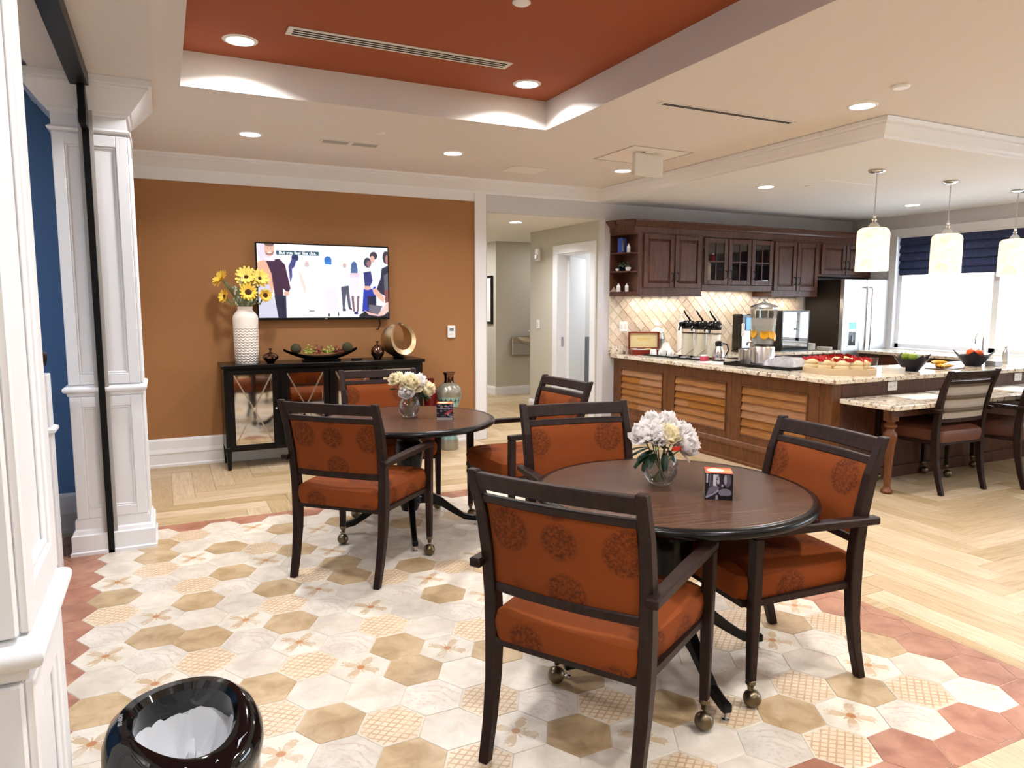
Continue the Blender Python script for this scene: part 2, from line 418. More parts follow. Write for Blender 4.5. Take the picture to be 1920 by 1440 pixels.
def granite():
    m = mat('granite', rough=.12); t = NT(m); v = t.coord('Object', (1, 1, 1))
    n1 = t.noise(v, 9, 6, .65, 1.2); n2 = t.noise(v, 30, 4, .7, .4); n3 = t.noise(v, 20, 4, .6, .8)
    c = t.ramp(n1, [(.30, srgb(196, 170, 132)), (.46, srgb(226, 214, 194)), (.70, srgb(238, 232, 220))])
    c = t.mix(t.math('MULTIPLY', t.smooth(n3, .55, .63), .8), c, srgb(110, 70, 48)); c = t.mix(t.smooth(n2, .59, .67), c, srgb(52, 40, 38))
    t.base(c); return m
granite()
def fabric(name, base, dark, scale=5.6):
    m = mat(name, base, .8, spec=.2); t = NT(m); b = t.b; b.inputs['Sheen Weight'].default_value = .06; b.inputs['Sheen Tint'].default_value = base
    v = t.coord('Object', (1, 1, 1)); vo = t.n('ShaderNodeTexVoronoi', feature='F1'); t.l(v, vo.inputs['Vector']); vo.inputs['Scale'].default_value = scale; vo.inputs['Randomness'].default_value = .45
    d = vo.outputs['Distance']; fib = t.noise(v, 95, 5, .75); big = t.noise(v, 6, 3)
    mk = t.math('MULTIPLY', t.math('SUBTRACT', 1.0, t.smooth(d, .36, .46)), t.smooth(fib, .36, .62))
    mk = t.math('MULTIPLY', mk, t.math('MULTIPLY_ADD', t.smooth(d, .0, .4), .2, .55))
    c = t.mix(big, tuple(x*.82 for x in base[:3])+(1,), base); c = t.mix(mk, c, dark); t.base(c)
    t.bump(t.noise(v, 380, 2), .12, .001); return m
fabric('fabric_rust', srgb(126, 60, 19), srgb(50, 19, 9))
def stripes():
    m = mat('fabric_stripe', rough=.8); t = NT(m); c = t.n('ShaderNodeTexCoord'); sp = t.n('ShaderNodeSeparateXYZ'); t.l(c.outputs['Object'], sp.inputs[0])
    n = t.noise(c.outputs['Object'], 90, 4, .7); z = t.math('ADD', t.math('MULTIPLY', sp.outputs[2], 10.0), t.math('MULTIPLY', n, .12))
    f = t.math('FRACT', z)
    g = t.ramp(f, [(0, srgb(188, 180, 172)), (.34, srgb(178, 168, 154)), (.40, srgb(96, 84, 50)), (.52, srgb(74, 62, 52)), (.60, srgb(120, 106, 88)), (.70, srgb(84, 72, 62)), (.78, srgb(170, 162, 152)), (1, srgb(188, 180, 172))])
    t.base(t.mix(t.math('MULTIPLY', n, .5), g, srgb(80, 66, 56))); return m
stripes()
def alabaster():
    m = mat('alabaster', srgb(255, 226, 178), .4); t = NT(m); v = t.coord('Object'); n = t.noise(v, 16, 4, .6, 1)
    c = t.ramp(n, [(.3, (1, .66, .34, 1)), (.62, (1, .84, .62, 1))]); t.base(c); t.l(c, t.b.inputs['Emission Color']); t.b.inputs['Emission Strength'].default_value = 1.25
alabaster()
def roman():
    m = mat('blind_fabric', srgb(34, 38, 66), .85); t = NT(m); v = t.coord('Object', (6, 6, 60)); n = t.noise(v, 3, 4, .7)
    t.base(t.ramp(n, [(.3, srgb(20, 22, 38)), (.7, srgb(56, 68, 112))]))
roman()
def splash():
    m = mat('splash_tile', srgb(222, 206, 190), .3); t = NT(m); r = t.rnd(); n = t.noise(t.coord('Object'), 20, 3)
    t.base(t.mix(r, t.mix(n, srgb(196, 172, 152), srgb(216, 196, 176)), t.mix(n, srgb(226, 210, 190), srgb(240, 230, 214))))
splash()
def foil():
    m = mat('foil', (.62, .63, .66, 1), .16, 1.0); t = NT(m); t.bump(t.noise(t.coord('Object'), 60, 4, .7), .9, .02)
foil()
def woven():
    m = mat('vase_white', srgb(232, 222, 212), .55); t = NT(m); c = t.n('ShaderNodeTexCoord'); sp = t.n('ShaderNodeSeparateXYZ'); t.l(c.outputs['Object'], sp.inputs[0])
    a = t.math('ARCTAN2', sp.outputs[1], sp.outputs[0]); z = sp.outputs[2]
    w = t.math('SINE', t.math('ADD', t.math('MULTIPLY', z, 260.0), t.math('MULTIPLY', t.math('ABSOLUTE', t.math('SINE', t.math('MULTIPLY', a, 9.0))), 3.0)))
    h = t.math('MULTIPLY', w, t.math('SUBTRACT', 1.0, t.smooth(z, .28, .34))); t.bump(h, .6, .006)
woven()
def pattern_vase():
    m = mat('vase_pattern', srgb(150, 150, 140), .22, .55); t = NT(m); c = t.n('ShaderNodeTexCoord'); sp = t.n('ShaderNodeSeparateXYZ'); t.l(c.outputs['Object'], sp.inputs[0])
    a = t.math('ARCTAN2', sp.outputs[1], sp.outputs[0]); z = sp.outputs[2]
    u = t.math('ABSOLUTE', t.math('SINE', t.math('MULTIPLY', a, 7.0))); w = t.math('ABSOLUTE', t.math('SINE', t.math('MULTIPLY', z, 38.0)))
    mk = t.smooth(t.math('ADD', u, w), .95, 1.05); band = t.math('MULTIPLY', t.smooth(z, .10, .12), t.math('SUBTRACT', 1.0, t.smooth(z, .52, .54)))
    t.base(t.mix(band, srgb(150, 146, 132), t.mix(mk, srgb(66, 96, 104), srgb(150, 190, 192))))
pattern_vase()

# ================================================================== THE SETTING
HC, WY = 2.70, 6.95            # ceiling height, back wall
RX = 8.60                      # window wall
def stack(bm, x0, x1, y0, y1, levels):
    """square turned shape: levels = (grow, z)"""
    rg = []
    for g, z in levels: rg.append([bm.verts.new(p) for p in ((x0-g, y0-g, z), (x1+g, y0-g, z), (x1+g, y1+g, z), (x0-g, y1+g, z))])
    for a, b in zip(rg, rg[1:]):
        for i in range(4): bm.faces.new((a[i], a[(i+1) % 4], b[(i+1) % 4], b[i]))
    bm.faces.new(list(reversed(rg[0]))); bm.faces.new(rg[-1]); return bm

# floor: slab with tiles and planks laid on it
floor = struct('floor', bx(-3.2, 8.75, -3.2, 13.2, -.12, -.006), 'floor_base')
TX0, TX1, TY0, TY1 = -.62, 3.03, 1.275, 5.08
gb = bx(TX0, TX1, TY0, TY1, -.007, -.0022); obj('grout', gb, 'grout', floor)
def clip(poly, ax, v, keep_less):
    out = []
    for i in range(len(poly)):
        a, b = poly[i], poly[(i+1) % len(poly)]
        ia = (a[ax] <= v) if keep_less else (a[ax] >= v); ib = (b[ax] <= v) if keep_less else (b[ax] >= v)
        if ia: out.append(a)
        if ia != ib:
            t = (v-a[ax])/(b[ax]-a[ax]); out.append(tuple(a[k]+t*(b[k]-a[k]) for k in (0, 1)))
    return out
def slab_piece(poly, z0=-.006, z1=0.0, ch=.0016):
    bm = BM(); cx = sum(p[0] for p in poly)/len(poly); cy = sum(p[1] for p in poly)/len(poly)
    ins = []
    for x, y in poly:
        d = Vector((cx-x, cy-y)); d = d.normalized()*min(ch, d.length*.4) if d.length > 0 else d; ins.append((x+d.x, y+d.y))
    a = [bm.verts.new((x, y, z0)) for x, y in poly]; b = [bm.verts.new((x, y, z1-ch*.6)) for x, y in poly]; c = [bm.verts.new((x, y, z1)) for x, y in ins]; n = len(poly)
    bm.faces.new(c)
    for i in range(n):
        j = (i+1) % n; bm.faces.new((a[i], a[j], b[j], b[i])); bm.faces.new((b[i], b[j], c[j], c[i]))
    return bm
KIND = {}
for k, txt in dict(
  terracotta='-13,7 -13,8 -13,9 -13,10 -13,11 -13,12 -1,-2 0,-2 1,-2 2,-2 3,-2 4,-2 5,-2 5,-1 5,0 5,1 5,2',
  ochre='-12,10 -11,7 -11,12 -11,13 -10,7 -10,9 -9,4 -9,10 -9,12 -8,3 -8,7 -8,9 -7,1 -7,11 -7,13 -6,4 -6,5 -6,9 -6,10 -5,13 -4,1 -4,4 -4,7 -4,9 -3,2 -2,1 -2,8 -1,9 0,0 2,0 3,2 4,1 -12,5 -11,3 1,9 2,7 3,10 0,12 -3,12 4,6 3,5',
  star='-12,7 -12,11 -11,8 -10,12 -9,2 -9,7 -8,6 -8,11 -8,14 -7,4 -7,8 -6,7 -6,11 -6,13 -5,1 -5,4 -4,8 -3,0 -3,3 -3,6 -2,9 1,-1 2,2 3,0 4,3 0,6 1,11 2,9 4,8 3,13 -2,13 -1,5 4,12 -12,4 -11,5 -9,0',
  lattice='-12,9 -11,11 -10,6 -10,10 -10,14 -9,3 -8,5 -8,8 -8,12 -7,2 -7,9 -6,1 -6,6 -5,2 -5,8 -4,5 -3,-1 -3,1 -3,8 -1,0 0,-1 1,0 1,2 2,3 3,-1 3,3 4,2 0,8 1,6 2,12 4,10 3,8 -1,12 4,5 -12,2 -11,1 -9,1',
  lace='-12,8 -11,6 -11,10 -9,6 -9,9 -9,13 -8,2 -7,5 -7,7 -6,3 -5,7 -4,2 -4,6 -1,-1 1,1 2,-1 3,1 4,-1 0,4 1,8 2,6 3,12 4,14 0,10 -3,10 -12,3 -10,3').items():
    for q in txt.split(): KIND[tuple(map(int, q.split(',')))] = k
HX0, HY0, HCX, HP = 1.95, 1.73, .186, .219
hexes = []
for i in range(-15, 8):
    for j in range(-4, 18):
        x, y = HX0+HCX*i, HY0+HP*(j+(i % 2)*.5); R = HCX/1.5-.0013; hp = HP/2-.0013
        poly = [(x+R, y), (x+R/2, y+hp), (x-R/2, y+hp), (x-R, y), (x-R/2, y-hp), (x+R/2, y-hp)]
        full = all(TX0 < a < TX1 and TY0 < b < TY1 for a, b in poly)
        for ax, v, kl in ((0, TX0, 0), (0, TX1, 1), (1, TY0, 0), (1, TY1, 1)):
            poly = clip(poly, ax, v, kl) if poly else poly
        if len(poly) < 3: continue
        edge = (not full) or i >= 5 or i <= -13 or y < TY0+.02
        k = KIND.get((i, j), 'terracotta' if edge else 'cream')
        if edge and k not in ('terracotta',): k = 'terracotta'
        hexes.append((x, y, poly, k, full))
hex_mesh = {}
def hex_vis(x, y): return in_view(x, y, 0, .04) and not (x < -.2 and y < 1.5)
vis = sorted([h for h in hexes if hex_vis(h[0], h[1])], key=lambda h: depth_of(h[0], h[1], 0))
keep = set(id(h) for h in vis[:298]); rests = {'terracotta': BM(), 'cream': BM()}
for h in hexes:
    x, y, poly, k, full = h; loc = [(a-x, b-y) for a, b in poly]
    if id(h) in keep:
        if full:
            if k not in hex_mesh: hex_mesh[k] = to_mesh('hexagon_tile', slab_piece(loc)); hex_mesh[k].materials.append(MATS['hex_'+k])
            me = hex_mesh[k]
        else: me = to_mesh('hexagon_tile', slab_piece(loc)); me.materials.append(MATS['hex_'+k])
        obj('hexagon_tile', me, 'hex_'+k, floor, (x, y, 0))
    else:
        rest = rests['terracotta' if k == 'terracotta' else 'cream']; p = slab_piece(poly); tm = bpy.data.meshes.new('t'); p.to_mesh(tm); p.free(); rest.from_mesh(tm); bpy.data.meshes.remove(tm)
for k, rest in rests.items():
    if len(rest.verts): obj('hexagon_tile_remainder', rest, 'hex_'+k, floor, kind='stuff')
# herringbone oak planks, squared to the room
PW, PN = .155, 6
def minus(r, t):
    x0, x1, y0, y1 = r; a0, a1, b0, b1 = t
    if x1 <= a0 or x0 >= a1 or y1 <= b0 or y0 >= b1: return [r]
    o = []
    if x0 < a0: o.append((x0, a0, y0, y1)); x0 = a0
    if x1 > a1: o.append((a1, x1, y0, y1)); x1 = a1
    if y0 < b0: o.append((x0, x1, y0, b0)); y0 = b0
    if y1 > b1: o.append((x0, x1, b1, y1))
    return o
planks = []
for gy in range(-14, 88):
    for gx in range(-22, 60):
        for hor in (1, 0):
            if hor and (gx-gy) % (2*PN) == 0: r = (gx*PW, (gx+PN)*PW, gy*PW, (gy+1)*PW)
            elif not hor and (gx-gy-2*PN+1) % (2*PN) == 0: r = (gx*PW, (gx+1)*PW, gy*PW, (gy+PN)*PW)
            else: continue
            r = (max(r[0], -3.2), min(r[1], 8.6), max(r[2], -3), min(r[3], 13))
            if r[1]-r[0] < .01 or r[3]-r[2] < .01: continue
            for q in minus(r, (TX0, TX1, TY0, TY1)):
                if q[1]-q[0] > .012 and q[3]-q[2] > .012: planks.append((q, hor))
def plank_vis(q):
    cx, cy = (q[0]+q[1])/2, (q[2]+q[3])/2
    if not in_view(cx, cy, 0, .12): return False
    if cx > 4.75 and cy > 3.95: return False            # under the bar and in the kitchen
    if cy > 6.95 and not (3.0 < cx < 5.3 and cy < 10.3): return False
    if cx < -.2 : return False
    return True
pv = sorted([p for p in planks if plank_vis(p[0])], key=lambda p: depth_of((p[0][0]+p[0][1])/2, (p[0][2]+p[0][3])/2, 0))
pk = set(map(id, pv[:298])); rest = {0: BM(), 1: BM()}; pm = {}
for p in planks:
    (x0, x1, y0, y1), hor = p; g = .0009; w, h = x1-x0-2*g, y1-y0-2*g; cx, cy = (x0+x1)/2, (y0+y1)/2
    if id(p) in pk:
        key = (round(w, 3), round(h, 3), hor)
        if key not in pm:
            pm[key] = to_mesh('wood_plank', slab_piece([(-w/2, -h/2), (w/2, -h/2), (w/2, h/2), (-w/2, h/2)], ch=.0022)); pm[key].materials.append(MATS['plank_x' if hor else 'plank_y'])
        obj('wood_plank', pm[key], 'plank_x', floor, (cx, cy, 0))
    else: box(rest[hor], x0+g, x1-g, y0+g, y1-g, -.006, 0)
for hor in (0, 1): obj('wood_plank_remainder', rest[hor], 'plank_x' if hor else 'plank_y', floor, kind='stuff')

# back wall: copper painted television wall, grey kitchen wall, opening to the corridor between them
struct('wall_back', bx(-.62, 2.95, WY, WY+.12, 0, 2.52), 'copper_paint')
b = BM(); box(b, 2.95, 3.09, WY, WY+.12, 0, 2.72); box(b, 3.09, 4.55, WY, WY+.12, 2.405, 2.72); box(b, -.62, 2.95, WY, WY+.12, 2.52, 2.72); box(b, 4.55, RX+.1, WY, WY+.12, 0, 2.72)
struct('wall_kitchen', b, 'wall_grey')
struct('trim_1', bx(2.946, 3.07, WY-.022, WY+.14, 0, 2.60, .004), 'white_trim')
struct('trim_2', bx(-.2, 2.946, WY-.014, WY, 2.497, 2.60), 'white_trim')
CR = [(0, 0), (.022, 0), (.026, .022), (.05, .03), (.10, .055), (.15, .085), (.17, .088), (.17, .10), (.195, .104), (.2, .125), (0, .125)]
struct('trim_3', profile_run(BM(), CR, (-.2, WY, 2.578), (4.47, WY, 2.578)), 'white_trim')
BB = [(0, 0), (.022, 0), (.022, .02), (.016, .03), (.016, .115), (.022, .12), (.022, .13), (.014, .16), (.014, .235), (.008, .25), (0, .255)]
struct('baseboard_back', profile_run(BM(), BB, (-.2, WY, 0), (2.946, WY, 0)), 'white_trim')
# corridor behind the opening
b = BM(); box(b, 4.55, 4.67, 7.07, 7.21, 0, 2.42); box(b, 4.55, 4.67, 8.0, 8.77, 0, 2.42); box(b, 4.55, 4.67, 7.21, 8.0, 2.07, 2.42); box(b, 4.67, 6.6, 8.68, 8.77, 0, 2.42)
struct('wall_hall', b, 'wall_beige')
struct('wall_alcove', box(bx(4.687, 6.6, 10.2, 10.32, 0, 2.42), 4.687, 4.8, 10.32, 13, 0, 2.42), 'wall_beige')
struct('wall_hall_left', bx(2.95, 3.07, 7.07, 13, 0, 2.42), 'wall_beige')
struct('wall_hall_end', bx(2.95, 4.8, 13, 13.1, 0, 2.42), 'wall_white')
struct('wall_hall_side', bx(6.6, 6.7, 7.07, 10.4, 0, 2.42), 'wall_white')
struct('ceiling_hall', bx(2.95, 6.7, 7.07, 13.1, 2.405, 2.50), 'ceiling_white')
for k, (a, c, o) in enumerate((((4.687, 10.2), (6.0, 10.2), (0, -1, 0)), ((4.687, 13), (4.687, 10.2), (-1, 0, 0)), ((4.55, 8.77), (4.55, 8.27), (-1, 0, 0)))):
    struct('baseboard_hall' if not k else 'baseboard_hall_%s' % ('side', 'end')[k-1], profile_run(BM(), [(0, 0), (.02, 0), (.02, .1), (.01, .13), (0, .135)], (*a, 0), (*c, 0), out=o), 'white_trim')
# corridor door, ajar into the side room
d = struct('door_1', bx(-.02, .02, 0, .77, .01, 2.05, .002), 'soffit_paint'); d.location = (4.69, 7.985, 0); d.rotation_euler = (0, 0, math.radians(-47))
obj('door_handle', tube(BM(), [(-.02, .70, 1.0), (-.07, .70, 1.0), (-.07, .60, 1.0)], .01), 'steel', d)
b = BM()
for y0, y1, z0, z1 in ((7.10, 7.21, 0, 2.07), (8.0, 8.11, 0, 2.07), (7.10, 8.11, 2.07, 2.18)): box(b, 4.528, 4.55, y0, y1, z0, z1, .003)
box(b, 4.55, 4.68, 7.19, 7.212, 0, 2.07); box(b, 4.55, 4.68, 7.998, 8.015, 0, 2.07); box(b, 4.55, 4.68, 7.19, 8.02, 2.055, 2.072)
df = struct('trim_4', b, 'white_trim')
obj('strike_plate', bx(4.60, 4.63, 7.994, 8.0, .90, 1.02), 'steel', df)
sr = struct('wall_side_room', bx(4.68, 6.6, 8.66, 8.68, 0, 2.4), 'wall_white')
obj('wall_panel', bx(5.24, 6.5, 8.64, 8.66, .05, .98), 'pot_grey', sr)
# window wall
b = BM(); box(b, RX, RX+.14, -3.1, -1.6, 0, 2.75); box(b, RX, RX+.14, 1.4, 3.0, 0, 2.75); box(b, RX, RX+.14, 6.25, 7.1, 0, 2.75)
for y0, y1 in ((-1.6, 1.4), (3.0, 6.25)): box(b, RX, RX+.14, y0, y1, 0, .88); box(b, RX, RX+.14, y0, y1, 2.31, 2.75)
struct('wall_right', b, 'wall_grey')
for k, (y0, y1) in enumerate(((3.0, 6.25), (-1.6, 1.4))):  # the second window is out of view, added to let in more daylight
    b = BM()
    box(b, RX-.022, RX, y0-.1, y0, .885, 2.31, .003); box(b, RX-.022, RX, y1, y1+.1, .885, 2.31, .003); box(b, RX-.022, RX, y0-.1, y1+.1, 2.31, 2.41, .003); box(b, RX-.05, RX, y0-.1, y1+.1, .86, .885, .003)
    w = struct('window_%d' % (k+1), b, 'white_trim')
    b = BM(); ym = (y0+y1)/2
    for a, c in ((y0, y0+.05), (y1-.05, y1), (ym+.36, ym+.43)): box(b, RX+.05, RX+.10, a, c, .885, 2.31)
    box(b, RX+.05, RX+.10, y0, y1, .885, .94); box(b, RX+.05, RX+.10, y0, y1, 2.26, 2.31)
    obj('sash', b, 'white_trim', w)
    g = obj('pane', bx(RX+.07, RX+.074, y0+.05, y1-.05, .94, 2.26), 'pane_glass', w)
b = BM()
for z in np.arange(.0, 2.6, .16): box(b, 13.0, 13.03, 1.5, 14, z, z+.15)
sd = struct('wall_neighbour', bx(13.03, 13.2, 1.5, 14, -.2, 2.6), 'siding'); obj('siding', b, 'siding', sd, kind='stuff')
struct('ground_outside', bx(8.76, 30, -14, 24, -.3, -.15), 'siding')
struct('wall_front', bx(-3.2, RX+.1, -3.12, -3, 0, 2.75), 'wall_beige')
# room behind the panelled piers on the left
struct('wall_blue', bx(-3.2, -.51, 5.2, 5.3, 0, 2.75), 'wall_blue')
struct('wall_far_left', bx(-3.3, -3.2, -3.1, 5.3, 0, 2.75), 'wall_blue')
struct('baseboard_left', profile_run(BM(), BB, (-3.2, 5.2, 0), (-.5, 5.2, 0)), 'white_trim')
struct('wall_jog', bx(-.49, -.2, 5.06, WY+.12, 0, 2.75), 'wall_white')
# ceiling with the orange tray
b = BM(); X0, X1, Y0, Y1 = .15, 2.556, .6, 4.695
for a in ((-3.3, X0, -3.2, 7.1), (X1, RX+.1, -3.2, 7.1), (X0, X1, -3.2, Y0), (X0, X1, Y1, 7.1)): box(b, *a, HC, HC+.08)
ceil = struct('ceiling', b, 'ceiling_paint')
b = BM()
for a in ((X0-.03, X0, Y0, Y1), (X1, X1+.03, Y0, Y1), (X0-.03, X1+.03, Y0-.03, Y0), (X0-.03, X1+.03, Y1, Y1+.03)): box(b, *a, HC+.0801, HC+.2)
for a in ((X0-.001, X0+.001, Y0, Y1), (X1-.001, X1+.001, Y0, Y1), (X0, X1, Y0-.001, Y0+.001), (X0, X1, Y1-.001, Y1+.001)): box(b, *a, HC+.0005, HC+.2)
obj('tray_side', b, 'ceiling_white', ceil); obj('tray_top', bx(X0-.03, X1+.03, Y0-.03, Y1+.03, HC+.2, HC+.24), 'tray_orange', ceil)
SZ = 2.575
obj('kitchen_soffit', bx(4.46, RX, 3.40, WY, SZ, HC), 'soffit_paint', ceil)
CS = [(0, 0), (.012, 0), (.016, .016), (.034, .03), (.062, .075), (.07, .08), (.07, .092), (.09, .096), (.1, .122), (0, .122)]
struct('trim_5', profile_run(profile_run(BM(), CS, (4.46, WY, SZ), (4.46, 3.40, SZ), out=(-1, 0, 0), m1=1.0), CS, (4.46, 3.40, SZ), (RX, 3.40, SZ), out=(0, -1, 0), m0=-1.0), 'white_trim')
# header over the opening and the panelled piers
struct('trim_6', bx(-.57, .004, -3, 5.08, 2.672, HC-.001), 'ceiling_paint')
def pier(name, x0, x1, y0, y1, faces):
    p = struct(name, bx(x0, x1, y0, y1, 0, 2.5), 'white_trim')
    obj('plinth', stack(BM(), x0, x1, y0, y1, [(.042, 0), (.042, .018), (.034, .024), (.034, .115), (.026, .122), (.02, .14), (.012, .15), (.012, .2), (.004, .215)]), 'white_trim', p)
    obj('chair_rail', stack(BM(), x0, x1, y0, y1, [(.008, .925), (.010, .940), (.014, .944), (.022, .946), (.028, .951), (.031, .959), (.031, .966), (.028, .973), (.021, .978), (.012, .980), (.009, .986)]), 'white_trim', p, smooth=True)
    obj('cap_moulding', stack(BM(), x0, x1, y0, y1, [(.006, 2.388), (.018, 2.395), (.022, 2.405), (.012, 2.412), (.0, 2.42)]), 'white_trim', p)
    obj('capital', stack(BM(), x0, x1, y0, y1, [(.0, 2.485), (.012, 2.49), (.02, 2.505), (.03, 2.51), (.05, 2.535), (.09, 2.585), (.115, 2.62), (.125, 2.625), (.125, 2.635), (.138, 2.64), (.14, 2.671)]), 'white_trim', p)
    for f in faces:
        for z0, z1 in ((.27, .86), (1.05, 2.32)):
            b = BM(); t, w = .014, .058
            def slab(u0, u1, a, c, d0=0.0, d1=t):
                if f == 'front': box(b, u0, u1, y0-d1, y0-d0, a, c, .003)
                else: box(b, x1+d0, x1+d1, u0, u1, a, c, .003)
            lo, hi = (x0, x1) if f == 'front' else (y0, y1)
            for u0, u1, a, c in ((lo, lo+w, z0-.06, z1+.06), (hi-w, hi, z0-.06, z1+.06), (lo+w, hi-w, z0-.06, z0), (lo+w, hi-w, z1, z1+.06)): slab(u0, u1, a, c)
            for u0, u1, a, c in ((lo+w, lo+w+.012, z0, z1), (hi-w-.012, hi-w, z0, z1), (lo+w+.012, hi-w-.012, z0, z0+.012), (lo+w+.012, hi-w-.012, z1-.012, z1)): slab(u0, u1, a, c, 0, .008)
            obj('panel_moulding', b, 'white_trim', p)
    return p
pier('wall_left_pier', -.50, -.137, 4.70, 5.06, ('front', 'side'))
pier('wall_left_near_pier', -.57, -.205, 1.175, 1.47, ('front', 'side'))
struct('wall_left', bx(-.57, -.205, -3, .1, 0, 2.7), 'wall_white')
hw = struct('wall_half', bx(-1.9, -.56, 4.40, 4.52, 0, 1.08, .004), 'white_trim')
obj('chair_rail', stack(BM(), -1.9, -.56, 4.40, 4.52, [(.006, .76), (.02, .775), (.02, .79), (.004, .80)]), 'white_trim', hw)
hr = thing('handrail', 'dark wooden handrail above the low white wall beyond the piers', 'handrail', (0, 0, 0))
obj('rail', tube(BM(), [(-1.9, 4.36, 1.17), (-.60, 4.36, 1.17), (-.56, 4.38, 1.165)], .025, 10, flat=(1, 1.5)), 'frame_wood', hr, smooth=True)
for u in (-.74, -1.64): obj('bracket', bx(u, u+.04, 4.36, 4.405, 1.03, 1.16), 'black_metal', hr)
sh = thing('shutter_track', 'black shutter track crossing the panelled white pier and running along the header', 'track', (-.335, 4.68, 0))
obj('guide_rail', box(box(bx(-.016, .016, -.022, -.012, 0, 2.62), -.016, -.008, -.012, .006, 0, 2.62), .008, .016, -.012, .006, 0, 2.62), 'black_metal', sh)
obj('guide_flange', box(bx(-.036, -.017, -.006, .006, 0, 2.62), .017, .036, -.006, .006, 0, 2.62), 'grey_vent', sh, label='grey metal flange')
obj('header_rail', bx(-.052, .036, -3.15, -.12, 2.605, 2.671, .004), 'black_metal', sh)
obj('guide_head', bx(-.018, .018, -.165, -.022, 2.40, 2.66, .003), 'black_metal', sh)

# ================================================================== LIGHTS AND FITTINGS IN THE CEILINGS
DL = [((.456, 4.384, 2.90), 'recessed downlight at the left of the orange tray ceiling', TRAY_W), ((2.242, 4.385, 2.90), 'recessed downlight at the right corner of the orange tray ceiling', TRAY_W),
      ((.456, .95, 2.90), None, TRAY_W), ((2.242, .95, 2.90), None, TRAY_W), ((1.35, 2.45, 2.90), None, TRAY_W),
      ((.646, 5.772, HC), 'round downlight in the ceiling above the television, left one', DOWN_W*.7), ((2.241, 5.74, HC), 'round downlight in the ceiling between television and corridor', DOWN_W*.7), ((3.971, 5.77, HC), 'round downlight beside the hanging exit sign', DOWN_W*.8),
      ((4.033, 3.237, HC), 'round downlight just outside the soffit corner', DOWN_W), ((4.03, .7, HC), None, DOWN_W*1.3), ((6.4, .7, HC), None, DOWN_W*.6), ((4.03, -1.6, HC), None, DOWN_W), ((1.3, -1.2, HC), None, DOWN_W*1.5), ((6.4, -1.6, HC), None, DOWN_W*.6),
      ((5.285, 5.269, SZ), 'round downlight in the kitchen soffit over the drinks', DOWN_W*.55), ((7.741, 5.482, SZ), 'round downlight in the kitchen soffit near the window', DOWN_W*.4),
      ((3.794, 7.70, 2.405), 'round downlight in the corridor ceiling', DOWN_W*.9)]
def downlight(loc, label, w):
    t = thing('downlight', label or 'round recessed downlight in the ceiling behind the viewer', 'ceiling light', loc, group=None if label else 'downlights behind the viewer')
    obj('trim_ring', lathe(BM(), [(.072, -.004), (.074, -.007), (.092, -.003), (.095, 0), (.07, 0), (.07, -.004)], 28, cap=False), 'white_plastic', t, smooth=True)
    obj('lens', lathe(BM(), [(.071, -.003), (0, -.004)], 28), 'lamp_glow', t)
    area('downlight_lamp', (loc[0], loc[1], loc[2]-.012), .14, w, WARM, spread=math.radians(142))
for a in DL: downlight(*a)
area('corridor_lamp', (3.7, 10.6, 2.39), .2, 30, WARM); area('corridor_lamp', (5.6, 9.4, 2.39), .2, 9, WARM); area('side_room_lamp', (5.9, 7.9, 2.39), .4, 22, (.86, .92, 1.0))
area('left_room_lamp', (-1.9, 3.2, 2.68), .5, 34, (.72, .84, 1.0)); area('left_room_lamp', (-1.9, .4, 2.68), .5, 34, (.86, .92, 1.0))
def slot_vent(label, x0, x1, y0, y1, z, m, slots, split=False):
    t = thing('ceiling_vent', label, 'vent', ((x0+x1)/2, (y0+y1)/2, z)); w, h = (x1-x0)/2, (y1-y0)/2
    obj('frame', bx(-w, w, -h, h, -.006, 0, .002), m, t)
    if split:
        for u in (-1, 1):
            b = BM()
            for k in range(7): y = -h+.012+k*(2*h-.024)/6; box(b, u*w/2-w/2+.02, u*w/2+w/2-.02, y-.003, y+.003, -.010, -.005)
            obj('grille', b, 'grey_vent', t)
    else:
        for k in range(slots):
            y = -h+(k+1)*2*h/(slots+1); obj('slot', bx(-w+.03, w-.03, y-.007, y+.007, -.0072, -.004), 'dark_gap', t)
slot_vent('long cream slot diffuser in the orange tray ceiling', .664, 1.977, 4.045, 4.168, 2.90, 'cream_plastic', 3)
slot_vent('narrow slot diffuser in the ceiling right of the tray', 2.84, 3.99, 3.715, 3.775, HC, 'ceiling_paint', 2)
slot_vent('short grey double grille in the ceiling before the television wall', 1.15, 1.615, 5.69, 5.79, HC, 'cream_plastic', 0, True)
def disc(name, label, cat, loc, r, h, m='white_plastic'):
    o = obj(name, lathe(BM(), [(r, 0), (r, -h*.5), (r*.8, -h), (r*.25, -h*1.05), (0, -h*1.05)], 20), m, loc=loc, smooth=True); tag(o, label, cat)
disc('sprinkler_cover', 'small white sprinkler cover on the orange tray ceiling', 'sprinkler', (1.626, 3.241, 2.9), .045, .012)
disc('smoke_detector', 'small white round detector on the ceiling above the soffit corner', 'detector', (3.86, 2.85, HC), .05, .018)
disc('sprinkler_cover', 'tiny sprinkler cover on the ceiling near the short grille', 'sprinkler', (1.502, 5.308, HC), .035, .008, 'ceiling_white')
disc('sprinkler_cover', 'tiny sprinkler cover in the kitchen soffit', 'sprinkler', (5.62, 5.065, SZ), .035, .008)
disc('sprinkler_cover', 'small sprinkler cover behind the exit sign', 'sprinkler', (3.85, 5.35, HC), .04, .01, 'ceiling_white')
t = thing('access_panel', 'square flush access panel in the ceiling by the exit sign', 'access panel', (3.72, 5.12, HC))
obj('frame', box(box(box(bx(-.3, .3, -.3, -.29, -.004, 0), -.3, .3, .29, .3, -.004, 0), -.3, -.29, -.3, .3, -.004, 0), .29, .3, -.3, .3, -.004, 0), 'grey_vent', t)
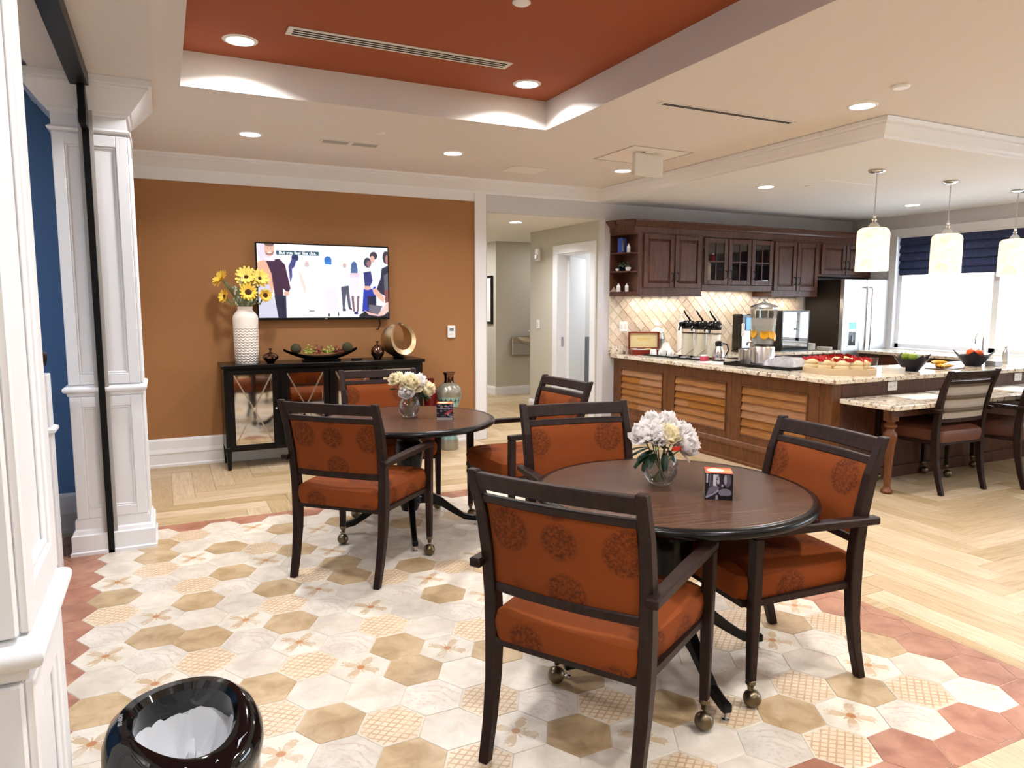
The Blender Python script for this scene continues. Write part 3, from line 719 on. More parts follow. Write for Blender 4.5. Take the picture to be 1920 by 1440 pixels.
obj('hatch', bx(-.285, .285, -.285, .285, -.003, 0), 'ceiling_white', t)
t = thing('access_panel', 'white access panel in the ceiling above the corridor opening', 'access panel', (3.12, 6.15, HC))
obj('hatch', bx(-.18, .18, -.14, .14, -.006, 0, .002), 'ceiling_white', t)
t = thing('ceiling_track', 'thin white line of a soffit joint strip beside the first pendant', 'strip', (5.75, 4.72, SZ), 0)
obj('strip', bx(-.32, .32, -.006, .006, -.008, 0, .001), 'white_plastic', t)
t = thing('exit_sign', 'grey backed exit sign hanging below the ceiling with red glow', 'exit sign', (3.675, 4.98, 0))
obj('housing', bevel_all(bx(-.145, .145, -.02, .02, 2.50, 2.685), .012, 2), 'cream_plastic', t)
obj('canopy', bx(-.05, .05, -.03, .03, 2.684, HC, .003), 'cream_plastic', t)
me = text_bm('EXIT', .13); me.materials.append(MATS['red_led'])
obj('lettering', me, 'red_led', t, (0, .0215, 2.59), (PI/2, 0, PI), label='lit red letters EXIT on the far face')

# ================================================================== DINING CHAIRS
def make_chair(name, label, cat, group, back_m, seat_m):
    t = thing(name, label, cat, group=group)
    side = [(-.305, 0), (-.272, .12), (-.246, .26), (-.235, .40), (-.236, .52), (-.252, .68), (-.282, .82), (-.334, .960)]   # (y, z) of the rear posts
    def yz(z):
        for (ya, za), (yb, zb) in zip(side, side[1:]):
            if za <= z <= zb: return ya+(yb-ya)*(z-za)/(zb-za)
        return side[-1][0]
    for s in (-1, 1):
        b = BM(); bar(b, [(s*(.250+.022*z/.955), y, z) for y, z in side], [.034, .036, .04, .044, .042, .040, .038, .034], [.036, .04, .046, .052, .050, .046, .042, .034]); bevel_all(b, .004)
        obj('back_leg', b, 'frame_wood', t)
        b = BM(); bar(b, [(s*.288, .246, .105), (s*.288, .246, .44), (s*.290, .246, .638)], [.030, .040, .040], [.030, .040, .040]); bevel_all(b, .004)
        fl = obj('front_leg', b, 'frame_wood', t)
        b = BM(); lathe(b, [(.013, .112), (.018, .108), (.019, .095), (.012, .086), (.010, .07)], 14, (s*.288, .246, 0)); ball(b, (s*.288+.004, .234, .034), .033, 16, 10)
        obj('caster', b, 'brass_dark', fl, smooth=True)
        b = BM(); bar(b, [(s*.292, -.302, .648), (s*.292, .0, .654), (s*.291, .268, .654)], [.040, .046, .044], [.030, .032, .030], axis='y'); bevel_all(b, .005)
        obj('armrest', b, 'frame_wood', t)
    def cross(z0, z1, thick, w, curve=.018):
        b = BM(); zs = ((yz(z0), z0), (yz(z1), z1)); pts = []; n = 8
        lo = []; 
        for k in range(n+1):
            u = -1+2*k/n; x = u*w; c = -curve*(1-u*u)
            lo.append([b.verts.new((x, zs[0][0]+c-thick/2, z0)), b.verts.new((x, zs[0][0]+c+thick/2, z0)), b.verts.new((x, zs[1][0]+c+thick/2, z1)), b.verts.new((x, zs[1][0]+c-thick/2, z1))])
        for A, B in zip(lo, lo[1:]):
            for i in range(4): b.faces.new((A[i], A[(i+1) % 4], B[(i+1) % 4], B[i]))
        b.faces.new(list(reversed(lo[0]))); b.faces.new(lo[-1]); bevel_all(b, .004); return b
    obj('top_rail', cross(.897, .952, .030, .262), 'frame_wood', t)
    obj('upper_rail', cross(.852, .880, .026, .258), 'frame_wood', t)
    obj('lower_rail', cross(.552, .584, .028, .254), 'frame_wood', t)
    b = BM(); n, mrow = 12, 8; G = []
    for sgn in (-1, 1):
        g = []
        for r in range(mrow+1):
            z = .581+(.856-.581)*r/mrow; row = []
            for k in range(n+1):
                u = -1+2*k/n; e = min(1, (1-abs(u))*7)*min(1, min(r, mrow-r)/mrow*7)
                row.append(b.verts.new((u*.244, yz(z)-.018*(1-u*u)+sgn*(.008+.012*e), z)))
            g.append(row)
        G.append(g)
    for gi, g in enumerate(G):
        for r in range(mrow):
            for k in range(n):
                f = (g[r][k], g[r][k+1], g[r+1][k+1], g[r+1][k]); b.faces.new(f if gi == 0 else tuple(reversed(f)))
    obj('back_panel', b, back_m, t, smooth=True)
    # seat: crowned cushion, wider in front, on a thin apron
    b = BM(); n = 14; lev = [(.398, .0), (.411, .004), (.456, .010), (.488, .004), (.506, -.018), (.516, -.05), (.522, -.10), (.525, -.16)]
    def ring(z, gr):
        R = []; hw_f, hw_r, yf, yr = .272+gr, .238+gr, .288+gr, -.262-gr; rc = .05
        for cx, cy, a0 in ((hw_f-rc, yf-rc, 0), (-hw_f+rc, yf-rc, 90), (-hw_r+rc*.6, yr+rc*.6, 180), (hw_r-rc*.6, yr+rc*.6, 270)):
            q = rc if cy > 0 else rc*.6
            for k in range(5):
                a = math.radians(a0+k*22.5); R.append(b.verts.new((cx+q*math.cos(a), cy+q*math.sin(a), z)))
        return R
    rs = [ring(z, g) for z, g in lev]
    for A, B in zip(rs, rs[1:]):
        for i in range(len(A)): b.faces.new((A[i], A[(i+1) % len(A)], B[(i+1) % len(A)], B[i]))
    b.faces.new(list(reversed(rs[0]))); b.faces.new(rs[-1])
    st = obj('seat', b, seat_m, t, smooth=True)
    b = BM(); bar(b, [(0, .270, .378), (0, .270, .402)], .54, .03); bar(b, [(0, -.246, .378), (0, -.246, .402)], .48, .028)
    for s in (-1, 1):
        v = [b.verts.new(p) for z in (.378, .402) for p in ((s*.240, -.25, z), (s*.262, -.25, z), (s*.284, .27, z), (s*.258, .27, z))]
        for f in ((0, 1, 2, 3), (7, 6, 5, 4), (0, 4, 5, 1), (1, 5, 6, 2), (2, 6, 7, 3), (3, 7, 4, 0)): b.faces.new([v[i] for i in f])
    obj('seat_apron', b, 'frame_wood', t)
    return t
R = math.radians
GRP = 'rust upholstered dining chairs'
chair = make_chair('dining_chair', 'rust upholstered dining chair nearest the viewer with its back turned', 'chair', GRP, 'fabric_rust', 'fabric_rust')
def place(o, x, y, phi): o.location = (x, y, 0); o.rotation_euler = (0, 0, R(phi-90)); return o
place(chair, 1.250, 1.905, 32)
for x, y, phi, lab in ((2.12, 2.075, 174, 'rust dining chair at the right of the front round table, facing left'), (1.80, 2.755, -99, 'rust dining chair behind the front round table beside the peonies'),
                       (.955, 3.855, 45.5, 'rust dining chair in front of the back table near the sideboard'), (1.42, 4.93, -93, 'rust dining chair tucked between the back table and the sideboard'), (2.075, 4.09, 183, 'rust dining chair at the right end of the back round table')):
    place(dup(chair, (0, 0, 0), 0, lab), x, y, phi)
bc = make_chair('bar_chair', 'dark framed armchair with grey striped back at the low granite table', 'chair', 'chairs at the low granite table', 'fabric_stripe', 'leather_tan')
place(bc, 5.535, 3.64, 88)
bc2 = dup(bc, (0, 0, 0), 0, 'dark navy backed armchair at the right edge of the picture'); place(bc2, 6.22, 3.53, 103)
for c in list(COL.objects):
    if c.parent == bc2 and c.name.startswith('back_panel'):
        c.data = c.data.copy(); c.data.materials.clear(); c.data.materials.append(MATS['navy'])
    if c.parent == bc2 and c.name.startswith('seat') and 'apron' not in c.name:
        c.data = c.data.copy(); c.data.materials.clear(); c.data.materials.append(MATS['leather_brown'])

# ================================================================== ROUND TABLES
def round_table(label, x, y, rz):
    t = thing('round_table', label, 'table', (x, y, 0), rz, 'round pedestal dining tables')
    tt = obj('tabletop', lathe(BM(), [(0, .700), (.522, .700), (.522, .729), (.515, .7305), (0, .7305)], 72), 'table_wood', t)
    obj('edge_band', lathe(BM(), [(.515, .694), (.540, .696), (.549, .704), (.551, .714), (.546, .724), (.534, .7305), (.521, .7305), (.520, .694)], 72, cap=False), 'black_wood', t, smooth=True)
    obj('pedestal', lathe(BM(), [(.0, .13), (.05, .13), (.062, .16), (.075, .19), (.09, .20), (.09, .225), (.074, .235), (.070, .30), (.072, .38), (.085, .46), (.092, .52), (.082, .57), (.072, .585), (.085, .60), (.085, .62), (.06, .63), (.09, .66), (.16, .672), (.16, .70), (0, .70)], 28), 'black_wood', t, smooth=True)
    for k in range(4):
        a = k*PI/2; pts = []; rs = [(.06, .215), (.12, .21), (.20, .175), (.28, .115), (.35, .068), (.41, .052), (.445, .050)]
        b = BM(); hgt = [.085, .078, .062, .05, .042, .036, .034]; wd = [.046, .044, .04, .036, .034, .034, .036]; ring = []
        for (r, z), h, w in zip(rs, hgt, wd):
            ring.append([b.verts.new((r*math.cos(a)-u*math.sin(a), r*math.sin(a)+u*math.cos(a), z+v)) for u, v in ((-w/2, -h/2), (w/2, -h/2), (w/2, h/2), (-w/2, h/2))])
        for A, B in zip(ring, ring[1:]):
            for i in range(4): b.faces.new((A[i], A[(i+1) % 4], B[(i+1) % 4], B[i]))
        b.faces.new(list(reversed(ring[0]))); b.faces.new(ring[-1]); bevel_all(b, .007, 2, 40)
        lg = obj('leg', b, 'black_wood', t)
        obj('leveller', lathe(BM(), [(.014, .036), (.008, .03), (.006, .012), (.014, .008), (.015, .002), (.0, 0)], 12, (.43*math.cos(a), .43*math.sin(a), 0)), 'chrome', lg, smooth=True)
    return t
round_table('front round pedestal table with dark wood top and peony bowl', 1.785, 2.215, R(-10))
round_table('back round pedestal table near the sideboard with white blooms', 1.375, 4.325, R(-14))

# ================================================================== FLOWERS
def petal(b, c, d, upv, L, Wd, cup, ruffle=0.0, n=5, mrow=4):
    """cupped petal from c along d; upv = inner side"""
    d = d.normalized(); s = d.cross(upv).normalized(); u = s.cross(d).normalized(); g = []
    for r in range(mrow+1):
        q = r/mrow; w = Wd*math.sin(PI*min(.97, .12+.80*q))**.7; row = []
        for k in range(n+1):
            v = -1+2*k/n
            row.append(b.verts.new(c + d*(L*q) + s*(w*v/2) + u*(cup*L*(q*q*.8+.5*v*v*q) + ruffle*math.sin(k*2.1+r*1.7+L*900)*q)))
        g.append(row)
    for r in range(mrow):
        for k in range(n): b.faces.new((g[r][k], g[r][k+1], g[r+1][k+1], g[r+1][k]))
def peony(r, seed, open_=1.0):
    rnd = random.Random(seed); b = BM(); c = Vector((0, 0, -r*.35))
    for lay, (cnt, tilt, ln, cup) in enumerate(((7, 82, 1.15, .34), (7, 58, 1.14, .38), (6, 36, 1.14, .42), (5, 17, 1.16, .42), (3, 6, 1.15, .3))):
        for k in range(cnt):
            a = 2*PI*(k+.5*(lay % 2))/cnt+rnd.uniform(-.2, .2); th = R(tilt*open_+rnd.uniform(-10, 10))
            d = Vector((math.sin(th)*math.cos(a), math.sin(th)*math.sin(a), math.cos(th))); inn = Vector((-math.cos(a)*math.cos(th), -math.sin(a)*math.cos(th), math.sin(th)+.01))
            petal(b, c, d, inn, r*ln*rnd.uniform(.9, 1.1), r*rnd.uniform(1.05, 1.35), cup, r*.045)
    bmesh.ops.solidify(b, geom=b.faces[:], thickness=.0008); return b
def leaf_bm(L, Wd, droop=.25):
    b = BM(); petal(b, Vector((0, 0, 0)), Vector((1, 0, .1)), Vector((0, 0, 1)), L, Wd, -droop, 0, 4, 6); bmesh.ops.solidify(b, geom=b.faces[:], thickness=.0008); return b
def aim(o, d, tw=0):
    o.rotation_mode = 'QUATERNION'; o.rotation_quaternion = Vector(d).to_track_quat('Z', 'Y') @ Vector((0, 0, 1)).rotation_difference(Vector((0, 0, 1))); return o
def bowl_vase(label, x, y, z, r, blooms, leaves, pm, rz=0):
    t = thing('flower_bowl', label, 'flowers', (x, y, z), rz)
    pr = [(.0, .001), (r*.45, .001), (r*.62, r*.12), (r*.90, r*.5), (r, r*.95), (r*.93, r*1.4), (r*.72, r*1.75), (r*.66, r*1.82), (r*.63, r*1.80), (r*.69, r*1.72), (r*.89, r*1.38), (r*.955, r*.95), (r*.86, r*.54), (r*.58, r*.2), (r*.35, r*.14), (0, r*.14)]
    obj('glass_bowl', lathe(BM(), pr, 36, cap=False), 'glass', t, smooth=True)
    obj('water', lathe(BM(), [(0, r*.15), (r*.35, r*.15), (r*.57, r*.21), (r*.85, r*.55), (r*.93, r*.86), (0, r*.86)], 30), 'water', t, smooth=True)
    for k, (bx_, by, bz, br, dx, dy, dz, op, m) in enumerate(blooms):
        f = obj('bloom', peony(br, k*7+int(x*100), op), m, t, (bx_, by, bz), smooth=True); aim(f, (dx, dy, dz))
        obj('stem', tube(BM(), [(bx_-dx*br*.3, by-dy*br*.3, bz-.3*br), (bx_*.5, by*.5, r*1.7), (bx_*.12, by*.12, r*1.0), (-bx_*.35, -by*.35, r*.3)], .0028, 6), 'stem_green', t)
    for (lx, ly, lz, L, az, el, m) in leaves:
        o = obj('leaf', leaf_bm(L, L*.42), m, t, (lx, ly, lz), (0, R(-el), R(az)), smooth=True)
    return t
B = lambda *a: a
pe = 'petal_white'
tv = bowl_vase('clear glass bowl of white and blush peonies on the front table', 1.775, 2.275, .7305, .072,
    [B(-.082, .005, .205, .060, -.5, -.2, .9, 1, pe), B(-.02, .03, .238, .058, -.1, .1, 1, 1, pe), B(.04, .02, .232, .062, .2, .1, 1, 1, pe), B(.085, -.01, .196, .064, .6, -.1, .8, 1, pe),
     B(.068, -.06, .165, .064, .5, -.7, .35, .8, pe), B(.0, -.04, .205, .052, 0, -.5, .8, 1, 'petal_cream'), B(.0, .08, .20, .060, 0, .6, .8, 1, pe), B(-.05, -.04, .195, .046, -.4, -.6, .6, .8, pe), B(.10, .05, .18, .058, .7, .4, .6, 1, pe)],
    [B(-.04, .0, .145, .09, 190, -8, 'leaf_dark'), B(-.07, -.01, .14, .085, 180, -30, 'leaf_dark'), B(-.075, -.03, .135, .075, 195, -42, 'leaf_dark'), B(-.06, -.04, .14, .075, 210, -30, 'leaf_dark'), B(-.02, -.05, .14, .075, 235, -48, 'leaf_dark'),
     B(-.05, .02, .15, .07, 165, -12, 'leaf_dark'), B(.0, -.05, .15, .05, 275, -40, 'leaf_dark'), B(.05, -.05, .145, .06, 310, -35, pe), B(-.02, .05, .145, .08, 110, -5, 'leaf_dark'), B(.04, .04, .145, .08, 40, -10, 'leaf_dark'), B(-.045, -.045, .165, .05, 220, 15, 'bud_green')], pe)
obj('ribbon', bevel_all(bx(-.028, .012, -.086, -.082, .172, .190), .001), 'ribbon_red', tv, rot=(0, R(25), 0)); obj('ribbon', bx(-.004, .036, -.080, -.076, .152, .168), 'ribbon_red', tv)
bowl_vase('round glass bowl of cream magnolia blooms on the back table', 1.385, 4.345, .7305, .070,
    [B(-.075, .01, .235, .058, -.6, -.1, .7, .9, 'petal_cream'), B(.0, -.03, .215, .066, -.1, -.6, .7, 1.1, 'petal_cream'), B(.06, .0, .22, .062, .5, -.3, .8, 1.05, pe), B(.105, -.03, .175, .060, .8, -.5, .25, .9, 'petal_cream'), B(.02, .06, .225, .06, .1, .5, .9, 1, pe), B(-.03, -.05, .165, .05, -.4, -.8, .2, .9, pe)],
    [B(.04, -.05, .17, .09, -30, -20, 'leaf_dark'), B(.05, -.03, .19, .09, -10, -5, 'leaf_dark'), B(-.05, -.01, .18, .08, 190, 15, 'leaf_dark'), B(.06, -.06, .16, .07, -45, -35, 'leaf_dark')], pe)
def photo_cube(label, x, y, z, rz, seed):
    p = Pic('cube_print_%d' % seed, 96, 96, (26, 24, 30)); rnd = random.Random(seed)
    if seed == 1:
        p.rect(.02, .08, 0, .35, (190, 180, 195)); p.rect(.14, .17, 0, .5, (120, 112, 126)); p.rect(.21, .23, 0, .5, (100, 92, 106))
        p.rect(.27, .50, .02, .55, (205, 198, 215)); p.ell(.52, .30, .13, .28, (48, 40, 48)); p.ell(.44, .18, .07, .12, (150, 140, 150)); p.ell(.46, .3, .05, .1, (190, 182, 190)); p.rect(.38, .45, .2, .23, (30, 26, 32))
        p.ell(.80, .25, .13, .26, (84, 78, 92)); p.ell(.72, .22, .06, .2, (150, 142, 156)); p.ell(.72, .72, .24, .16, (120, 118, 128)); p.ell(.62, .45, .05, .06, (150, 140, 146))
        p.poly([(.02, .92), (.12, .55), (.3, .45), (.5, .52), (.48, .68), (.25, .75), (.05, .95)], (110, 102, 116)); p.poly([(.0, .9), (.3, .75), (.46, .60), (.5, .66), (.3, .82), (.05, .97)], (160, 150, 164)); p.rect(.38, .47, .82, 1, (150, 142, 156)); p.rect(.5, 1, .84, 1, (14, 14, 20))
    else:
        for k in range(26): p.ell(rnd.random(), rnd.random()*.9, .05+.1*rnd.random(), .03+.09*rnd.random(), rnd.choice([(120, 100, 112), (30, 26, 32), (170, 160, 170), (70, 60, 70)]))
        p.poly([(.5, .58), (1, .34), (1, .48), (.55, .7)], (190, 60, 76)); p.rect(0, 1, .26, .29, (170, 170, 180)); p.rect(0, 1, .88, .91, (200, 198, 200)); p.rect(0, 1, .93, 1, (205, 205, 200))
    p.blur(1); m = img_mat('cube_photo_%d' % seed, p.image(), rough=.25)
    q = Pic('cube_top_%d' % seed, 64, 64, (222, 92, 66)); q.rect(.4, 1, .2, .8, (232, 140, 90)); q.ell(.38, .5, .32, .32, (238, 226, 170)); q.ell(.38, .5, .27, .27, (216, 216, 190)); mt = img_mat('cube_top_m%d' % seed, q.image(), rough=.25)
    t = thing('photo_cube', label, 'box', (x, y, z), rz); h = .05
    obj('carton', bevel_all(bx(-h, h, -h, h, 0, .1), .0012), 'bowl_navy', t)
    obj('photo_print', uv_quad(BM(), ((-h+.001, -h-.0006, .001), (h-.001, -h-.0006, .001), (h-.001, -h-.0006, .098), (-h+.001, -h-.0006, .098))), m, t)
    obj('side_print', uv_quad(BM(), ((-h-.0006, h-.001, .001), (-h-.0006, -h+.001, .001), (-h-.0006, -h+.001, .098), (-h-.0006, h-.001, .098))), mat('cube_side_%d' % seed, srgb(136, 128, 92), .3), t)
    obj('top_print', uv_quad(BM(), ((-h+.001, -h+.001, .1006), (h-.001, -h+.001, .1006), (h-.001, h-.001, .1006), (-h+.001, h-.001, .1006))), mt, t)
photo_cube('small cube carton with black and white couple photo and red top', 1.86, 2.035, .7305, R(-37), 1)
photo_cube('small red topped photo cube on the back table', 1.575, 4.20, .7305, R(-24), 2)

# ================================================================== SIDEBOARD AND WHAT STANDS ON IT
t = thing('sideboard', 'long black sideboard with X-braced mirrored doors against the copper wall', 'sideboard', (1.335, 6.735, 0)); HWd = .915
obj('carcass', bx(-HWd+.02, HWd-.02, -.185, .19, .17, .89, .003), 'black_wood', t)
obj('top', bevel_all(bx(-HWd, HWd, -.21, .205, .89, .92), .006, 2), 'black_wood', t); obj('plinth_rail', bx(-HWd+.01, HWd-.01, -.198, -.18, .165, .20, .003), 'black_wood', t)
for x in (-HWd+.04, -.02, HWd-.06):
    for y in (-.18, .16):
        b = BM(); bar(b, [(x, y, 0), (x, y, .17)], [.03, .044], [.03, .044]); obj('leg', b, 'black_wood', t)
for k, (x0, x1) in enumerate(((-.865, -.45), (-.42, -.005), (.005, .42), (.45, .865))):
    y = -.186; b = BM(); fw = .05
    for a in ((x0, x0+fw, .19, .865), (x1-fw, x1, .19, .865), (x0+fw, x1-fw, .19, .19+fw*.6), (x0+fw, x1-fw, .865-fw*.6, .865)): box(b, a[0], a[1], y-.020, y, a[2], a[3], .002)
    dr = obj('door', b, 'black_wood', t)
    m0, m1, z0, z1 = x0+fw, x1-fw, .19+fw*.6, .865-fw*.6
    obj('mirror_pane', bx(m0, m1, y-.008, y-.001, z0, z1), 'mirror', dr, label='antiqued mirror pane')
    for (xa, xb) in ((m0, m1), (m1, m0)):
        obj('cross_strip', bar(BM(), [(xa, y-.012, z0), (xb, y-.012, z1)], .012, .005), 'mirror_trim', dr)
    obj('rosette', ball(BM(), ((m0+m1)/2, y-.018, (z0+z1)/2), .014, 12, 8, (1, .6, 1)), 'mirror_trim', dr, smooth=True)
    b = BM()
    for a in ((m0, m0+.012, z0, z1), (m1-.012, m1, z0, z1), (m0+.012, m1-.012, z0, z0+.012), (m0+.012, m1-.012, z1-.012, z1)): box(b, a[0], a[1], y-.0125, y-.007, a[2], a[3])
    obj('mirror_bevel', b, 'mirror', dr)
    s_ = 1 if k % 2 == 0 else -1
    obj('knob', ball(BM(), (x1-.022 if s_ > 0 else x0+.022, y-.03, .53), .011, 12, 8), 'chrome', dr, smooth=True)
# tall white vase of sunflowers
SB = .92
t = thing('flower_vase', 'tall white embossed vase of yellow sunflowers on the sideboard', 'vase', (.655, 6.745, SB))
obj('vase', lathe(BM(), [(0, 0), (.098, 0), (.102, .006), (.104, .15), (.106, .32), (.108, .395), (.104, .415), (.085, .445), (.066, .465), (.062, .475), (.066, .50), (.060, .50), (.055, .47), (.05, .42), (0, .40)], 40), 'vase_white', t, smooth=True)
def sunflower(r, m, seed):
    rnd = random.Random(seed); b = BM()
    for lay, (n, el, ln) in enumerate(((15, 12, 1.0), (13, 28, .85))):
        for k in range(n):
            a = 2*PI*k/n+lay*.2+rnd.uniform(-.08, .08); e = R(el+rnd.uniform(-8, 8)); d = Vector((math.cos(a)*math.cos(e), math.sin(a)*math.cos(e), math.sin(e)))
            petal(b, d*r*.22, d, Vector((-math.cos(a)*math.sin(e), -math.sin(a)*math.sin(e), math.cos(e))), r*.8*ln, r*.34, .06, 0, 2, 3)
    return b
for k, (dx, dy, dz, r, ax, ay, az, m, er) in enumerate(((-.185, -.03, .735, .085, -.75, -.35, .5, 'petal_yellow', .018), (-.165, -.04, .59, .065, -.8, -.45, .2, 'petal_yellow', .015), (.015, -.05, .755, .098, -.05, -.9, .35, 'petal_pale', .020),
                                         (.125, -.05, .745, .090, .35, -.85, .35, 'petal_pale', .017), (.02, -.11, .625, .078, .0, -.95, .15, 'petal_yellow', .034), (.165, -.06, .60, .062, .3, -.9, 0, 'petal_yellow', .026))):
    f = obj('sunflower', sunflower(r, m, k), m, t, (dx, dy, dz), smooth=True); aim(f, (ax, ay, az))
    obj('eye', ball(BM(), (0, 0, .006), er, 12, 8, (1, 1, .5)), 'flower_eye', f, smooth=True)
    obj('stem', tube(BM(), [(dx-ax*.012, dy-ay*.012, dz-az*.012), (dx*.8-ax*.03, dy*.7+.01, dz-.08), (dx*.35, dy*.2, .56), (dx*.12, 0, .44)], [.007, .009, .006, .005], 6), 'stem_green', t, smooth=True)
for k, (az, el, L, z) in enumerate(((185, 5, .13, .54), (200, 45, .12, .60), (-10, 55, .13, .58), (20, 30, .10, .56), (170, 30, .11, .66), (-60, 50, .12, .55), (240, 60, .12, .56))):
    obj('leaf', leaf_bm(L, L*.42, .15), 'leaf_grey', t, (.05*math.cos(R(az)), .05*math.sin(R(az)), z), (0, R(-el), R(az)), smooth=True)
b = BM(); rnd = random.Random(3)
for k in range(30):
    a = rnd.uniform(0, 2*PI); l = rnd.uniform(.04, .15); z1 = rnd.uniform(.57, .70); p0 = Vector((.03*math.cos(a), .03*math.sin(a), .47)); p1 = Vector((l*math.cos(a), l*math.sin(a)*.7, z1)); tube(b, [p0, p1], .002, 4)
    for q in (.45, .6, .72, .84, .93, 1): ball(b, p0.lerp(p1, q)+Vector((rnd.uniform(-.012, .012), rnd.uniform(-.012, .012), 0)), rnd.uniform(.005, .011), 5, 4)
obj('filler_sprigs', b, 'leaf_grey', t, kind='stuff')
for k, (a, e, L) in enumerate(((200, 70, .15), (-20, 60, .15), (250, 65, .13))): obj('white_petal', leaf_bm(.05, .035, -.3), 'petal_white', t, (.09*math.cos(R(a)), -.08, .60+.05*k), (0, R(-e), R(a)))
def small_pot(label, x, y, prof, m):
    t = thing('bud_vase', label, 'vase', (x, y, SB)); obj('body', lathe(BM(), prof, 28), m, t, smooth=True); z = prof[-1][1]
    obj('finial', lathe(BM(), [(.008, z-.004), (.009, z+.02), (.017, z+.034), (.012, z+.034), (0, z+.028)], 14), m, t, smooth=True)
small_pot('squat dark bronze bud vase left of the boat-shaped bowl', .845, 6.66, [(0, 0), (.03, 0), (.045, .02), (.068, .042), (.07, .056), (.055, .076), (.025, .09), (.01, .096)], 'bronze')
small_pot('round dark bronze bud vase beside the golden ring sculpture', 1.83, 6.70, [(0, 0), (.03, 0), (.035, .008), (.06, .045), (.065, .075), (.052, .11), (.028, .13), (.011, .138)], 'bronze')
t = thing('centrepiece_bowl', 'long black boat-shaped bowl of moss balls and greenery on the sideboard', 'bowl', (1.30, 6.71, SB))
b = BM(); n = 20; rows = []
for k in range(n+1):
    u = -1+2*k/n; x = u*.335; w = .085*(1-u*u)**.6+.004; zc = .045+.075*abs(u)**2.2; zb = .018+.092*abs(u)**2.0
    rows.append([b.verts.new((x, v*w, (zb if abs(v) < .6 else zc)-(.0 if inner else .012)*(abs(v) < .6))) for inner in (0, 1) for v in ((-1, -.55, .55, 1) if inner == 0 else (.93, .5, -.5, -.93))])
for A, Bq in zip(rows, rows[1:]):
    for i in range(8): b.faces.new((A[i], A[(i+1) % 8], Bq[(i+1) % 8], Bq[i]))
b.faces.new(list(reversed(rows[0]))); b.faces.new(rows[-1])
obj('boat_bowl', b, 'black_wood', t, smooth=True); obj('foot', bevel_all(bx(-.17, .17, -.06, .06, 0, .020), .006), 'black_wood', t)
for x, r in ((-.225, .048), (.245, .050)): obj('moss_ball', ball(BM(), (x, 0, .118), r, 14, 10), 'moss', t, smooth=True)
rnd = random.Random(5)
for m, xs in (('bud_green', (-.11, .07)), ('dry_red', (-.02, .15))):
    for xc in xs:
        b = BM()
        for k in range(26): ball(b, (xc+rnd.gauss(0, .03), rnd.gauss(0, .022), .075+abs(rnd.gauss(0, .025))), rnd.uniform(.007, .013), 6, 4)
        obj('dried_cluster', b, m, t, kind='stuff')
t = thing('ring_sculpture', 'brushed golden open ring sculpture at the right end of the sideboard', 'sculpture', (2.05, 6.74, SB))
b = BM(); n = 48; g = []
for k in range(n+1):
    a = -PI/2-R(160)+R(325)*k/n; q = (k/n); w = .035+.075*math.sin(PI*min(1, q*1.02))**.7; r0 = .148; th = .012+.026*math.sin(PI*q)
    c = Vector((math.cos(a), 0, math.sin(a))); sh = .05*(q-.5)
    g.append([b.verts.new(c*rr + Vector((0, yy+sh, .192))) for rr, yy in ((r0-th, -w*.8), (r0+th*.2, -w), (r0+th, 0), (r0+th*.2, w), (r0-th, w*.8))])
for A, Bq in zip(g, g[1:]):
    for i in range(5): b.faces.new((A[i], A[(i+1) % 5], Bq[(i+1) % 5], Bq[i]))
b.faces.new(list(reversed(g[0]))); b.faces.new(g[-1]); bmesh.ops.rotate(b, cent=(0, 0, 0), matrix=Matrix.Rotation(R(18), 3, 'Z'), verts=b.verts[:])
obj('ring', b, 'gold', t, smooth=True); obj('foot', lathe(BM(), [(.05, 0), (.055, .004), (.045, .014), (.02, .02), (0, .02)], 20), 'black_metal', t)
o = obj('remote_control', bevel_all(bx(-.05, .05, -.02, .02, 0, .018), .006, 2), 'black_plastic', loc=(1.62, 6.66, SB), rot=(0, 0, R(12))); tag(o, 'small black remote control lying on the sideboard top', 'remote')
# floor vases right of the sideboard
t = thing('floor_vase', 'tall floor vase with teal and silver pattern beside the sideboard', 'vase', (2.52, 6.60, 0))
obj('body', lathe(BM(), [(0, 0), (.085, 0), (.088, .02), (.088, .10), (.075, .14), (.07, .30), (.085, .42), (.112, .50), (.125, .56), (.115, .62), (.08, .655), (.055, .67)], 36), 'vase_pattern', t, smooth=True)
obj('neck', lathe(BM(), [(.052, .668), (.046, .70), (.050, .745), (.066, .775), (.060, .775), (.04, .74), (0, .70)], 30), 'bronze', t, smooth=True)
t = thing('floor_vase', 'dark red floor vase behind the patterned one', 'vase', (2.40, 6.80, 0))
obj('body', lathe(BM(), [(0, 0), (.07, 0), (.08, .03), (.075, .12), (.06, .3), (.07, .45), (.08, .52), (.06, .6), (.03, .64), (.035, .70), (.03, .70), (0, .66)], 28), 'red_vase', t, smooth=True)

